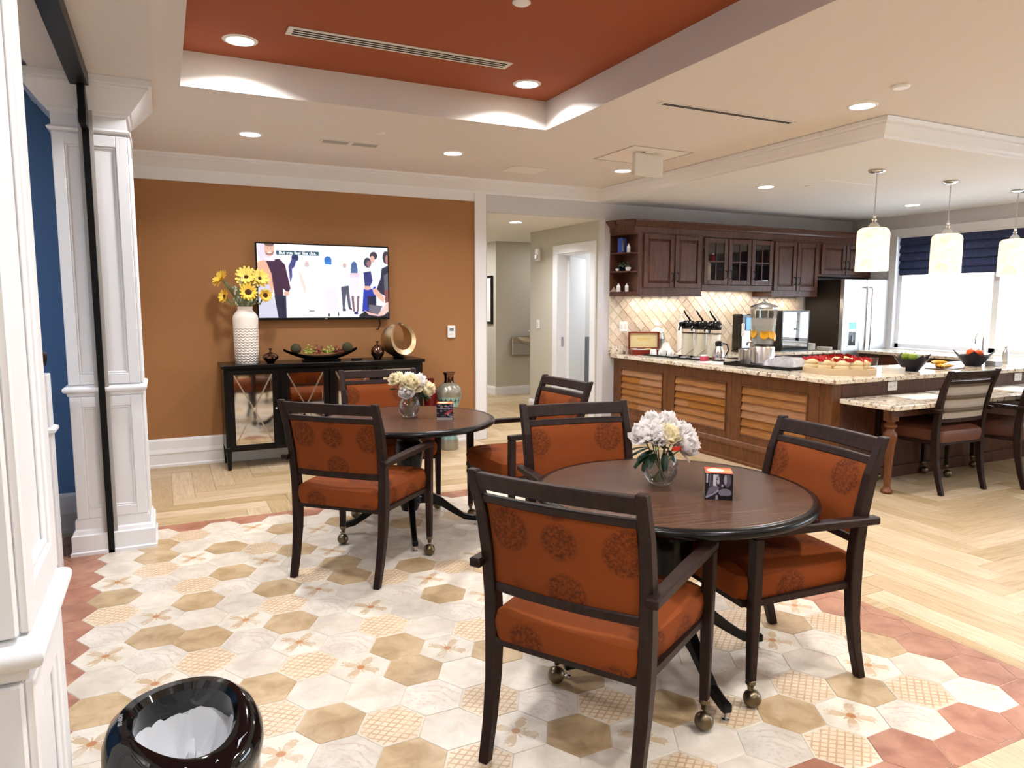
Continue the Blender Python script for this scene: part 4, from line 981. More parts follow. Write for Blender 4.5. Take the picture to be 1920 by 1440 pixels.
# television
p = Pic('tv_picture', 480, 272, (250, 250, 255))
sk, wh, nv = (226, 178, 158), (252, 250, 255), (30, 32, 70)
p.rect(.86, 1, .0, 1, (232, 240, 250)); p.ell(.05, .10, .045, .14, (226, 214, 232)); p.poly([(.0, .25), (.05, .22), (.10, .28), (.12, .55), (.09, .74), (.0, .55)], (236, 176, 150)); p.poly([(0, .55), (.08, .55), (.15, 1), (0, 1)], (206, 204, 222))
p.poly([(.06, .22), (.16, .20), (.20, .28), (.235, .60), (.215, .66), (.18, .60), (.18, .72), (.12, .72), (.10, .40), (.07, .26)], (66, 34, 62)); p.ell(.09, .06, .036, .11, sk); p.ell(.09, .0, .036, .035, (120, 92, 86)); p.poly([(.056, .10), (.066, .135), (.124, .10), (.114, .155), (.066, .155)], (176, 130, 116)); p.poly([(.058, .09), (.07, .15), (.11, .15), (.124, .09), (.108, .125), (.074, .125)], (170, 122, 108)); p.ell(.09, .118, .016, .010, (246, 226, 226)); p.rect(.075, .083, .052, .060, (90, 60, 56)); p.rect(.097, .105, .052, .060, (90, 60, 56)); p.poly([(.05, .18), (.13, .18), (.125, .23), (.06, .23)], (236, 224, 232))
p.poly([(.115, .70), (.20, .70), (.20, 1), (.14, 1)], (30, 34, 62)); p.ell(.205, .67, .02, .035, sk)
p.ell(.275, .18, .026, .05, (36, 50, 90)); p.poly([(.25, .2), (.285, .2), (.26, .38), (.235, .52), (.225, .3)], (70, 70, 130)); p.poly([(.25, .33), (.30, .26), (.34, .36), (.36, .6), (.38, 1), (.23, 1), (.25, .6)], (248, 240, 248)); p.poly([(.30, .36), (.32, .4), (.36, .64), (.345, .68), (.31, .5)], (240, 214, 206))
p.ell(.362, .28, .018, .06, (214, 190, 190)); p.poly([(.345, .3), (.385, .3), (.40, .5), (.39, .9), (.35, .9)], (250, 246, 250)); p.rect(.37, .41, .9, .92, (150, 140, 150))
p.ell(.523, .20, .028, .055, (50, 110, 190)); p.rect(.497, .55, .22, .26, (60, 130, 205)); p.poly([(.50, .6), (.58, .58), (.61, .92), (.50, .95)], (246, 226, 236)); p.poly([(.49, .3), (.56, .3), (.58, .6), (.48, .6)], (252, 248, 255)); p.rect(.515, .53, .95, .985, (60, 60, 80)); p.rect(.59, .60, .93, .98, (70, 66, 84))
p.ell(.652, .27, .015, .035, (206, 180, 170)); p.poly([(.63, .32), (.68, .32), (.69, .58), (.62, .58)], (240, 244, 250)); p.poly([(.62, .57), (.68, .55), (.695, .86), (.675, .86), (.66, .66), (.645, .88), (.63, .88)], (84, 84, 104)); p.rect(.63, .655, .88, .91, (40, 40, 54)); p.poly([(.675, .85), (.70, .87), (.705, .9), (.68, .88)], (40, 40, 54))
p.ell(.727, .28, .024, .07, (70, 100, 150)); p.rect(.70, .755, .30, .37, (84, 110, 156)); p.poly([(.69, .37), (.765, .37), (.775, .7), (.69, .7)], (240, 226, 240)); p.rect(.69, .77, .37, .43, (238, 206, 222)); p.poly([(.70, .70), (.72, .70), (.725, .92), (.71, .92)], (130, 100, 110)); p.poly([(.745, .70), (.765, .70), (.755, .92), (.74, .92)], (130, 100, 110)); p.rect(.72, .75, .92, .96, (56, 50, 110))
p.ell(.835, .22, .03, .07, (56, 56, 80)); p.ell(.845, .24, .018, .05, (150, 110, 110)); p.poly([(.80, .36), (.86, .34), (.88, .55), (.86, .62), (.81, .56)], (50, 56, 120)); p.poly([(.80, .58), (.90, .56), (.89, .90), (.785, .92)], (40, 56, 170)); p.rect(.83, .90, .7, .86, (24, 28, 60))
p.ell(.885, .12, .030, .055, (60, 50, 66)); p.ell(.875, .17, .018, .05, sk); p.poly([(.89, .22), (.95, .18), (.97, .3), (.93, .42), (.87, .60), (.845, .58), (.895, .4)], (226, 232, 246)); p.ell(.83, .58, .03, .03, sk)
p.ell(.985, .14, .026, .09, (58, 46, 58)); p.ell(.995, .17, .014, .07, (180, 130, 124)); p.poly([(.95, .30), (1, .26), (1, .72), (.90, .62), (.94, .44)], (40, 40, 66)); p.poly([(.965, .4), (1, .36), (1, .6), (.97, .68)], (96, 96, 110)); p.poly([(.87, .60), (.90, .58), (.97, .72), (.96, .80), (.88, .66)], sk)
p.poly([(.84, .82), (.95, .84), (.92, .97), (.84, .93)], (110, 104, 118)); p.poly([(.76, .97), (.82, .90), (.92, .98), (1, .9), (1, 1), (.76, 1)], (30, 30, 40)); p.poly([(.80, .90), (.86, .94), (.95, .98), (.92, .99), (.84, .97)], (230, 190, 190)); p.poly([(.91, .97), (1, .76), (1, .92), (.96, .98)], (244, 196, 186)); p.poly([(.97, .62), (1, .6), (1, .78), (.975, .8)], (140, 70, 70))
p.rect(.140, .455, .088, .142, (40, 84, 104)); p.blur(1)
img_mat('tv_screen_mat', p.image(), emit=1.15)
t = thing('television', 'wall-mounted flat television showing a party scene with a caption', 'television', (1.392, 6.905, 1.647)); hw_, hh = .617, .352
obj('casing', bevel_all(bx(-hw_, hw_, -.025, .03, -hh, hh), .004), 'black_plastic', t)
obj('wall_mount', bx(-.2, .2, .03, .045, -.2, .2), 'black_metal', t)
obj('screen', uv_quad(BM(), ((-hw_+.012, -.0258, -hh+.022), (hw_-.012, -.0258, -hh+.022), (hw_-.012, -.0258, hh-.012), (-hw_+.012, -.0258, hh-.012))), 'tv_screen_mat', t)
me = text_bm('But you feel like this.', .040); me.materials.append(mat('caption_white', (1, 1, 1, 1), .5, emit=(1, 1, 1, 1), estr=1.1)); obj('caption', me, 'caption_white', t, (-.617+.012+1.21*.2975, -.0272, hh-.012-.665*.117), (PI/2, 0, 0), label='white caption lettering on a dark teal band')
obj('maker_badge', bx(-.014, .014, -.0265, -.025, -hh+.004, -hh+.014), 'chrome', t)
obj('cable', tube(BM(), [(.52, .02, -hh+.01), (.53, .015, -hh-.05), (.51, .02, -hh-.10), (.50, .03, -.45)], .006, 6), 'black_plastic', t)
t = thing('thermostat', 'small white thermostat on the copper wall right of the television', 'thermostat', (2.678, 6.948, 1.160))
obj('housing', bevel_all(bx(-.042, .042, -.022, 0, -.062, .062), .005, 2), 'white_plastic', t); obj('display', bx(-.022, .022, -.0235, -.021, .006, .034), 'pot_grey', t)
for k in (0, 1): obj('button', bx(-.022+.026*k, -.004+.026*k, -.0245, -.021, -.034, -.022, .001), 'cream_plastic', t)

# ================================================================== BAR, WORKTOP, LOW TABLE
BZ = .83
fx = 4.70
units = (('louvred oak bar cabinet front nearest the back wall', 5.955, 6.94, 6.02, 6.79), ('louvred oak bar cabinet front in the middle of the bar', 5.005, 5.953, 5.07, 5.835), ('louvred oak bar cabinet front nearest the bar corner', 4.02, 5.003, 4.13, 4.89))
rnd = random.Random(11)
for lab, y0, y1, a, c in units:
    t = thing('bar_cabinet', lab, 'cabinet', (fx, (y0+y1)/2, 0), 0, 'louvred bar cabinets'); o = (y0+y1)/2
    obj('carcass', bx(.02, .62, y0-o, y1-o, .0, BZ-.001), 'bar_wood', t)
    b = BM()
    for p, q, z0, z1 in ((y0, a, .20, BZ-.002), (c, y1, .20, BZ-.002), (a, c, .20, .262), (a, c, .725, BZ-.002)): box(b, 0, .0195, p-o, q-o, z0, z1, .002)
    obj('face_frame', b, 'bar_wood', t)
    b = BM()
    for p, q, z0, z1 in ((a, a+.014, .262, .725), (c-.014, c, .262, .725), (a+.014, c-.014, .262, .274), (a+.014, c-.014, .713, .725)): box(b, -.008, .006, p-o, q-o, z0, z1, .002)
    obj('bead', b, 'bar_wood', t)
    n = 6; h = (.713-.274)/n
    for k in range(n):
        z = .274+h*k; cuts = [rnd.uniform(.2, .85)] if rnd.random() < .55 else []; ys = [a+.015]+[a+.015+(c-a-.03)*u for u in cuts]+[c-.015]
        for p, q in zip(ys, ys[1:]):
            if q-p < .04: continue
            b = BM(); vs = [b.verts.new((x, y, zz)) for y in (p-o+.0001, q-o-.0001) for x, zz in ((-.003, z+.002), (.0185, z+.002), (.0185, z+h-.001), (.013, z+h-.001), (-.003, z+.011))]
            for f in ((0, 1, 2, 3, 4), (9, 8, 7, 6, 5)): b.faces.new([vs[i] for i in f])
            for i in range(5): b.faces.new((vs[i], vs[5+i], vs[5+(i+1) % 5], vs[(i+1) % 5]))
            obj('slat', b, 'slat_wood', t)
    obj('base_moulding', profile_run(BM(), [(0, 0), (.030, 0), (.030, .022), (.014, .030), (.014, .135), (.022, .145), (.022, .16), (.008, .19), (0, .2)], (0, y0-o, 0), (0, y1-o, 0), out=(-1, 0, 0)), 'bar_wood', t)
t = thing('bar_end', 'dark wood bar end below the granite facing the low table', 'cabinet', (fx, 3.9, 0))
obj('corner_post', bx(.0, .11, .0, .118, 0, BZ-.001, .004), 'bar_wood', t)
obj('apron_panel', bx(.112, 3.85, .0, .03, .70, BZ-.001, .002), 'cab_wood', t); obj('back_panel', bx(.112, 3.85, .012, .03, 0, .70), 'cab_wood', t)
for x in (.112, .55, 1.9, 3.0): obj('stile', bx(x, x+.07, .0, .012, .10, .66, .002), 'cab_wood', t)
obj('plinth', bx(.112, 3.85, -.008, .012, 0, .10, .003), 'cab_wood', t)
obj('carcass', bx(.66, 3.85, .03, .66, 0, BZ-.001), 'cab_wood', t)
for k, x in enumerate((5.40, 7.16)):
    q = thing('outlet', ('white power outlet under the granite edge near the bar corner', 'white power outlet under the granite edge behind the bar chairs')[k], 'outlet', (x, 3.899, .78))
    obj('plate', bevel_all(bx(-.058, .058, -.006, 0, -.037, .037), .003), 'white_plastic', q)
    for u in (-.022, .022): obj('socket', bx(u-.012, u+.012, -.0075, -.005, -.014, .014, .001), 'cream_plastic', q)
t = thing('base_cabinet', 'dark wood base cabinet under the back worktop beside the fridge', 'cabinet', (6.55, 6.62, 0))
obj('carcass', bx(-1.05, 1.14, -.28, .32, .1, BZ-.001), 'cab_wood', t); obj('plinth', bx(-1.05, 1.14, -.22, .3, 0, .1), 'black_wood', t)
for k in range(4):
    x = -1.03+k*.54; d_ = obj('door', bx(x, x+.52, -.30, -.281, .13, .80, .003), 'cab_wood', t); obj('door_handle', tube(BM(), [(x+.47, -.30, .6), (x+.47, -.325, .61), (x+.47, -.325, .71), (x+.47, -.30, .72)], .005, 6), 'black_metal', d_)
t = thing('sink_cabinet', 'dark wood cabinet below the window sill behind the bar', 'cabinet', (8.27, 5.43, 0)); obj('carcass', bx(-.28, .30, -.83, .83, 0, BZ-.001), 'cab_wood', t)
for k in range(3): obj('door', bx(-.30, -.281, -.81+k*.54, -.29+k*.54, .12, .8, .003), 'cab_wood', t)
b = prism(BM(), [(4.65, 6.945), (4.65, 3.90), (4.70, 3.85), (8.57, 3.85), (8.57, 6.27), (7.95, 6.27), (7.95, 4.60), (5.45, 4.60), (5.45, 6.30), (7.70, 6.30), (7.70, 6.945)], BZ, .867); bevel_all(b, .006, 2, 20)
o = obj('worktop', b, 'granite'); tag(o, 'speckled cream granite worktop of the breakfast bar', 'worktop')
o = obj('splash_strip', bx(4.625, 5.05, 6.915, 6.945, .867, .955, .003), 'granite'); tag(o, 'low granite upstand on the worktop against the tiled wall', 'upstand')
t = thing('low_table', 'lower granite dining ledge with turned wooden leg before the bar', 'table', (4.78, 3.42, 0))
b = prism(BM(), [(.03, 0), (3.7, 0), (3.7, .478), (0, .478), (0, .03)], .672, .71); bevel_all(b, .006, 2, 20); obj('slab', b, 'granite', t)
obj('apron', bx(.14, 3.6, .12, .14, .60, .671), 'cab_wood', t)
for x in (.19, 3.3):
    lg = obj('leg', stack(BM(), x-.035, x+.035, .125, .195, [(0, .565), (.003, .57), (.003, .671)]), 'leg_wood', t)
    obj('turning', lathe(BM(), [(0, 0), (.032, 0), (.045, .012), (.045, .022), (.028, .04), (.024, .06), (.026, .10), (.030, .25), (.042, .38), (.052, .44), (.050, .47), (.030, .495), (.028, .505), (.045, .52), (.045, .535), (.028, .55), (.036, .566), (0, .566)], 20, (x, .16, 0)), 'leg_wood', lg, smooth=True)
for k, (x, y, rz, lab) in enumerate(((5.50, 3.70, -6, 'white paper placemat on the low granite ledge, left one'), (6.02, 3.74, -10, 'white paper placemat on the low granite ledge behind the striped chair'), (6.75, 3.68, 4, 'white paper placemat on the low granite ledge at the right'))):
    o = obj('placemat', bevel_all(bx(-.21, .21, -.14, .14, 0, .003), .001), 'paper', loc=(x, y, .7102), rot=(0, 0, R(rz))); tag(o, lab, 'placemat', 'paper placemats on the low table')

# ================================================================== WALL CABINETS, SPLASH WALL, FRIDGE
sp = struct('trim_7', bx(4.62, 7.70, WY-.008, WY, .867, 1.66), 'grout')
hm = None; P_ = .132; cnt = 0; rb = BM()
for i in range(48):
    for j in range(13):
        if (i+j) % 2: continue
        x = 4.66+i*P_*1.0; z = .92+j*P_*.5
        x = 4.68+i*P_/1.0*.5*2/2
        if hm is None:
            b = BM(); w, h = P_*.98, P_*.49; poly = []
            for k in range(16):
                a = 2*PI*k/16; r = 1-.16*abs(math.sin(2*a))**1.0; poly.append((math.cos(a)*w*.5*r*1.04*(1 if abs(math.cos(a)) > .9 else .82), math.sin(a)*h*r*1.04*(1 if abs(math.sin(a)) > .9 else .82)))
            poly = [(P_*.96, 0), (P_*.42, P_*.21), (0, P_*.48), (-P_*.42, P_*.21), (-P_*.96, 0), (-P_*.42, -P_*.21), (0, -P_*.48), (P_*.42, -P_*.21)]
            A = [b.verts.new((u, 0, v)) for u, v in poly]; Bv = [b.verts.new((u*.93, -.006, v*.93)) for u, v in poly]
            b.faces.new(Bv)
            for k in range(8): b.faces.new((A[k], A[(k+1) % 8], Bv[(k+1) % 8], Bv[k]))
            hm = to_mesh('splash_tile', b); hm.materials.append(MATS['splash_tile'])
        if x > 7.62 or z > 1.64 or z < .90: continue
        obj('splash_tile', hm, 'splash_tile', sp, (x, WY-.008, z), (0, 0, 0)); COL.objects[-1].scale = (.52, 1, 1.04)
q = thing('outlet', 'white double switch plate on the tiled splash wall', 'outlet', (4.82, WY-.014, 1.185)); obj('plate', bevel_all(bx(-.058, .058, -.008, 0, -.058, .058), .003), 'white_plastic', q)
for u in (-.026, .026): obj('socket', bx(u-.014, u+.014, -.0105, -.007, -.03, .03, .001), 'cream_plastic', q)
CY = 6.62; CB = WY-.004
def handle(x, z, par, L=.10, y=None):
    y = CY-.022 if y is None else y
    obj('door_handle', tube(BM(), [(x, y+.002, z-L/2), (x, y-.024, z-L/2+.012), (x, y-.028, z), (x, y-.024, z+L/2-.012), (x, y+.002, z+L/2)], .0055, 6), 'black_metal', par, smooth=True)
def cab_door(par, x0, x1, z0, z1, hx=None, glass=False):
    y = CY; f = .055; b = BM()
    for a in ((x0, x0+f, z0, z1), (x1-f, x1, z0, z1), (x0+f, x1-f, z0, z0+f), (x0+f, x1-f, z1-f, z1)): box(b, a[0], a[1], y-.022, y-.002, a[2], a[3], .003)
    d = obj('door', b, 'cab_wood', par)
    if not glass:
        b = BM(); n = [(x0+f, x1-f, z0+f, z1-f, y-.006), (x0+f+.03, x1-f-.03, z0+f+.03, z1-f-.03, y-.018)]
        vs = [[b.verts.new(p) for p in ((u[0], u[4], u[2]), (u[1], u[4], u[2]), (u[1], u[4], u[3]), (u[0], u[4], u[3]))] for u in n]
        for k in range(4): b.faces.new((vs[0][k], vs[0][(k+1) % 4], vs[1][(k+1) % 4], vs[1][k]))
        b.faces.new(vs[1]); obj('raised_panel', b, 'cab_wood', d)
    else:
        xm, zm = (x0+x1)/2, z0+(z1-z0)*.5; g0, g1, h0, h1 = x0+f, x1-f, z0+f, z1-f
        obj('muntin', box(bx(xm-.006, xm+.006, y-.018, y-.004, h0, h1), g0, g1, y-.0185, y-.0045, zm-.006, zm+.006), 'cab_wood', d)
        for a in ((g0, xm-.006, h0, zm-.006), (xm+.006, g1, h0, zm-.006), (g0, xm-.006, zm+.006, h1), (xm+.006, g1, zm+.006, h1)): obj('pane', bx(a[0], a[1], y-.012, y-.009, a[2], a[3]), 'thin_glass', d)
    if hx is not None: handle(hx, z0+.12, d)
    return d
def hollow(x0, x1, z0, z1, shelf=None):
    b = BM(); w = .018
    for a in ((x0, x0+w, CY, CB, z0, z1), (x1-w, x1, CY, CB, z0, z1), (x0+w, x1-w, CY, CB, z0, z0+w), (x0+w, x1-w, CY, CB, z1-w, z1), (x0+w, x1-w, CB-.01, CB, z0+w, z1-w)): box(b, *a)
    if shelf: box(b, x0+w, x1-w, CY+.02, CB-.01, shelf-.009, shelf+.009)
    return b
TOP = 2.245
t = thing('wall_cabinet', 'dark wood two-door wall cabinet next to the open corner shelves', 'cabinet', (0, 0, 0))
obj('carcass', bx(4.80, 5.69, CY, CB, 1.555, TOP, .002), 'cab_wood', t); cab_door(t, 4.85, 5.27, 1.63, 2.225, 5.24); cab_door(t, 5.285, 5.665, 1.63, 2.225, 5.32); obj('light_rail', bx(4.80, 5.69, CY-.006, CY+.014, 1.535, 1.556), 'cab_wood', t)
t = thing('glass_cabinet', 'dark wood wall cabinet with three glazed muntin doors', 'cabinet', (0, 0, 0))
obj('carcass', hollow(5.692, 6.80, 1.62, TOP, 1.93), 'cab_wood', t); obj('valance', bx(5.692, 6.80, CY-.004, CY+.014, 1.60, 1.672, .002), 'cab_wood', t)
for x0, x1, hx in ((5.71, 6.065, 6.035), (6.08, 6.43, 6.11), (6.445, 6.785, 6.475)): cab_door(t, x0, x1, 1.675, 2.215, hx, True)
t = thing('wall_cabinet', 'dark wood two-door wall cabinet between the glazed doors and the fridge', 'cabinet', (0, 0, 0))
obj('carcass', bx(6.802, 7.60, CY, CB, 1.54, TOP, .002), 'cab_wood', t); cab_door(t, 6.82, 7.19, 1.615, 2.215, 7.16); cab_door(t, 7.205, 7.575, 1.615, 2.215, 7.235)
t = thing('wall_cabinet', 'short dark wood wall cabinet above the fridge', 'cabinet', (0, 0, 0))
obj('carcass', bx(7.602, 8.585, CY, CB, 1.80, TOP, .002), 'cab_wood', t); cab_door(t, 7.63, 8.07, 1.83, 2.215, 8.04); cab_door(t, 8.085, 8.55, 1.83, 2.215, 8.115)
cs = thing('corner_shelf', 'open angled corner shelf unit at the left end of the wall cabinets', 'shelf', (0, 0, 0))
poly = [(4.625, CB), (4.625, 6.86), (4.66, 6.74), (4.73, CY+.01), (4.782, CY), (4.782, CB)]
for z, h in ((1.535, .05), (1.80, .016), (2.005, .016)): obj('shelf_board', prism(BM(), poly, z, z+h), 'cab_wood', cs)
obj('header', prism(BM(), poly, 2.215, TOP), 'cab_wood', cs); obj('back_board', bx(4.625, 4.782, CB-.008, CB, 1.585, 2.215), 'cab_wood', cs); obj('side_board', bx(4.782, 4.799, CY, CB, 1.535, TOP), 'cab_wood', cs)
t = thing('cabinet_cornice', 'dark wood cornice running along the top of all the wall cabinets', 'cornice', (0, 0, 0))
fr = [(0, 0), (.004, 0), (.004, .055), (.012, .062), (.02, .075), (.045, .10), (.06, .112), (.06, .13), (0, .13)]
b = profile_run(BM(), fr, (4.73, CY, TOP), (8.585, CY, TOP), m0=-.45); 
d0 = Vector((4.73-4.622, CY-6.80, 0)).normalized(); profile_run(b, fr, (4.622, 6.80, TOP), (4.73, CY, TOP), out=(d0.y, -d0.x, 0), m1=.4, m0=.2); profile_run(b, fr, (4.622, CB, TOP), (4.622, 6.80, TOP), out=(-1, 0, 0), m1=.25)
obj('crown', b, 'cab_wood', t); obj('top_board', prism(BM(), [(4.622, CB), (4.622, 6.80), (4.73, CY), (8.585, CY), (8.585, CB)], TOP, TOP+.12), 'cab_wood', t)
for x0, x1, z in ((4.9, 5.6, 1.532), (5.8, 6.7, 1.612), (6.9, 7.5, 1.532)):
    area('undercabinet_lamp', ((x0+x1)/2, 6.80, z-.006), x1-x0, 5.0*(x1-x0), (1, .86, .68), shape='RECTANGLE', sy=.03)
def bottle(label, x, y, z, h, r, m, capm='white_plastic', group=None, lab=None):
    t = thing('bottle', label, 'bottle', (x, y, z), 0, group)
    obj('body', lathe(BM(), [(0, 0), (r*.95, 0), (r, r*.1), (r, h*.62), (r*.8, h*.74), (r*.42, h*.82), (r*.42, h*.88), (0, h*.88)], 16), m, t, smooth=True); obj('cap', lathe(BM(), [(r*.46, h*.87), (r*.46, h), (0, h)], 12), capm, t)
    if lab: obj('paper_label', lathe(BM(), [(r*1.01, h*.15), (r*1.01, h*.5)], 16, cap=False), lab, t, smooth=True)
G = 'white bottles on the corner shelf'
bottle('white bottle on the top corner shelf beside the blue carton', 4.735, 6.74, 2.021, .10, .022, 'white_plastic', 'steel_soft', G, 'cream_plastic')
bottle('left white bottle on the lowest corner shelf', 4.665, 6.82, 1.585, .095, .022, 'white_plastic', 'steel_soft', G, 'cream_plastic'); bottle('right white bottle on the lowest corner shelf', 4.735, 6.76, 1.585, .095, .022, 'white_plastic', 'steel_soft', G, 'cream_plastic')
t = thing('carton', 'blue and silver carton on the top corner shelf', 'box', (4.69, 6.80, 2.021), R(20)); obj('carton_box', bevel_all(bx(-.045, .045, -.03, .03, 0, .16), .002), 'blue_box', t); obj('front_print', bx(-.043, .0, -.0315, -.03, .01, .14), 'steel_soft', t)
for x, y, r, lab in ((4.665, 6.85, .022, 'tiny white pot on the middle corner shelf, left'), (4.735, 6.74, .034, 'white bowl with green plant on the middle corner shelf')):
    t = thing('plant_pot', lab, 'pot', (x, y, 1.816)); obj('pot', lathe(BM(), [(0, 0), (r*.6, 0), (r, r*.9), (r*.95, r*1.2), (r*.85, r*1.2), (0, r*.9)], 16), 'white_ceramic', t, smooth=True)
    if r > .03:
        b = BM(); rr = random.Random(2)
        for k in range(14): ball(b, (rr.gauss(0, .018), rr.gauss(0, .018), r*1.2+abs(rr.gauss(0, .014))), .011, 6, 4)
        obj('foliage', b, 'leaf_dark', t)
t = thing('planter', 'small dark planter box with leaves on the middle corner shelf', 'planter', (4.70, 6.85, 1.816)); obj('box', bevel_all(bx(-.03, .05, -.03, .03, 0, .05), .003), 'black_plastic', t)
b = BM(); rr = random.Random(4)
for k in range(16): ball(b, (.01+rr.gauss(0, .022), rr.gauss(0, .014), .055+abs(rr.gauss(0, .02))), .012, 6, 4)
obj('foliage', b, 'leaf_dark', t)
G = 'things behind the glazed doors'
bottle('teal bottle behind the left glazed door, upper shelf', 5.83, 6.76, 1.939, .20, .04, 'teal_print', 'white_plastic', G); bottle('small red bottle behind the left glazed door', 5.96, 6.74, 1.939, .11, .025, 'red_packet', 'white_plastic', G)
bottle('cream carton like bottle behind the left glazed door, lower shelf', 5.80, 6.74, 1.638, .20, .035, 'bun', 'bun', G); bottle('clear jar behind the middle glazed door, lower shelf', 6.16, 6.72, 1.638, .15, .045, 'white_ceramic', 'steel', G)
for k in range(5):
    x = (6.20, 6.28, 6.36, 6.55, 6.66)[k]; t = thing('drinking_glass', 'upside down glass behind the glazed cabinet doors', 'glass', (x, 6.74, 1.939), 0, 'glasses behind the glazed doors'); obj('tumbler', lathe(BM(), [(.028, 0), (.024, .11), (0, .112)], 14, cap=False), 'thin_glass', t, smooth=True)
for k in range(3):
    t = thing('plate_pile', ('white plate pile behind the middle glazed door', 'white plate pile behind the right glazed door', 'white plate pile behind the right glazed door edge')[k], 'plates', ((6.33, 6.53, 6.68)[k], 6.76, 1.638))
    for i in range(4): obj('plate', lathe(BM(), [(0, .003), (.04, .003), (.07, .012), (.068, .008), (.04, 0), (0, 0)], 20, (0, 0, i*.007)), 'white_ceramic', t, smooth=True)
# fridge
t = thing('refrigerator', 'tall refrigerator with bright stainless doors and dark sides by the window', 'refrigerator', (7.735, 6.32, 0)); w = .84
obj('cabinet', bx(0, w, .065, .60, .02, 1.76, .004), 'fridge_side', t)
for x0, x1, hx in ((0, w*.49, w*.44), (w*.50, w, w*.55)):
    d = obj('door', bevel_all(bx(x0, x1, .0, .06, .62, 1.765), .008, 2), 'fridge_steel', t)
    obj('door_handle', tube(BM(), [(hx, 0, .80), (hx, -.045, .80), (hx, -.05, .84), (hx, -.05, 1.62), (hx, -.045, 1.66), (hx, 0, 1.66)], .014, 10), 'chrome', d, smooth=True)
d = obj('freezer_drawer', bevel_all(bx(0, w, .0, .06, .06, .605), .008, 2), 'fridge_steel', t); obj('door_handle', tube(BM(), [(.1, 0, .54), (.1, -.045, .54), (w-.1, -.045, .54), (w-.1, 0, .54)], .014, 10), 'chrome', d, smooth=True)
q = obj('dispenser', bx(.10, .26, -.004, .004, .90, 1.24, .003), 'steel_soft', t); obj('recess', bx(.115, .245, -.006, -.003, .92, 1.10), 'black_plastic', q); obj('paddle', bx(.165, .195, -.012, -.005, .97, 1.05), 'pot_grey', q); obj('control_panel', bx(.115, .245, -.0065, -.003, 1.13, 1.22), 'screen_blue', q)
# roman shade in the window
t = thing('roman_shade', 'dark blue folded fabric shade at the top of the window', 'blind', (RX-.004, 4.62, 0))
b = BM(); prof = []; z = 2.29
for k in range(4): prof += [(-.03, z), (-.055, z-.05), (-.06, z-.085), (-.035, z-.098)]; z -= .10
prof += [(-.05, z-.02), (-.05, z-.06), (-.03, z-.06), (-.01, z), (-.01, 2.30)]
A = [b.verts.new((x, -1.60, zz)) for x, zz in prof]; Bv = [b.verts.new((x, 1.56, zz)) for x, zz in prof]; n = len(prof)
for k in range(n): b.faces.new((A[k], A[(k+1) % n], Bv[(k+1) % n], Bv[k]))
b.faces.new(list(reversed(A))); b.faces.new(Bv); obj('folds', b, 'blind_fabric', t, smooth=True); obj('headrail', bx(-.03, 0, -1.60, 1.56, 2.285, 2.308), 'white_plastic', t); obj('hem_bar', bx(-.055, -.035, -1.58, 1.54, z-.075, z-.058), 'navy', t)
# pendants
for k, (x, y, lab) in enumerate(((5.47, 4.21, 'glowing alabaster cylinder pendant nearest the bar corner'), (6.55, 4.27, 'glowing alabaster cylinder pendant in the middle over the bar'), (7.67, 4.31, 'glowing alabaster cylinder pendant at the right edge over the bar'))):
    t = thing('pendant_lamp', lab, 'pendant lamp', (x, y, 0), 0, 'alabaster pendants over the bar')
    obj('canopy', lathe(BM(), [(.062, SZ-.001), (.066, SZ-.012), (.05, SZ-.022), (.012, SZ-.03), (0, SZ-.03)], 24), 'chrome', t, smooth=True)
    obj('cord', tube(BM(), [(0, 0, SZ-.03), (0, 0, 2.20)], .003, 6), 'steel_soft', t)
    b = BM()
    for i in range(18):
        c = Matrix.Translation((0, 0, SZ-.045-i*.020)) @ Matrix.Rotation(PI/2*(i % 2), 4, 'Z'); pts = [c @ Vector((.006*math.cos(a), 0, .013*math.sin(a))) for a in [2*PI*j/8 for j in range(9)]]; tube(b, pts, .0016, 4, cap=False)
    obj('chain', b, 'chrome', t, kind='stuff')
    obj('finial', lathe(BM(), [(0, 2.205), (.008, 2.205), (.016, 2.19), (.008, 2.178), (.022, 2.165), (.010, 2.150), (.03, 2.135), (.045, 2.112), (.05, 2.10), (0, 2.10)], 20), 'chrome', t, smooth=True)
    obj('shade', lathe(BM(), [(.045, 2.10), (.095, 2.096), (.120, 2.078), (.128, 2.05), (.130, 1.735), (.124, 1.735), (.122, 2.045), (.09, 2.086), (.045, 2.09)], 36, cap=False), 'alabaster', t, smooth=True)
    obj('bulb', ball(BM(), (0, 0, 1.93), .035, 14, 10, (1, 1, 1.4)), 'shade_core', t, smooth=True)
    l = bpy.data.lights.new('pendant_light', 'POINT'); l.energy = 16; l.color = (1, .82, .6); l.shadow_soft_size = .05; o = bpy.data.objects.new('pendant_light', l); COL.objects.link(o); o.location = (x, y, 1.80)

# ================================================================== ON THE BAR
W0 = .867
t = thing('tea_chest', 'open red wooden tea chest with cream lined lid on the bar', 'box', (4.99, 6.72, W0), R(-22))
b = BM()
for a in ((-.18, .18, -.10, -.09), (-.18, .18, .09, .10), (-.18, -.17, -.09, .09), (.17, .18, -.09, .09)): box(b, *a, 0, .06)
box(b, -.17, .17, -.09, .09, 0, .008); obj('tray_box', b, 'red_wood', t)
b = BM()
for a in ((-.18, .18, .06, .075), (-.18, .18, .245, .26), (-.18, -.165, .075, .245), (.165, .18, .075, .245)): box(b, a[0], a[1], .085, .125, a[2], a[3])
box(b, -.165, .165, .118, .125, .075, .245); ld = obj('lid', b, 'red_wood', t); obj('lining', bx(-.165, .165, .112, .1178, .075, .245), 'cream_lining', ld)
for z, wd in ((.175, .075), (.160, .060)): obj('gilt_line', bx(-wd, wd, .1105, .1122, z, z+.006), 'banana', ld)
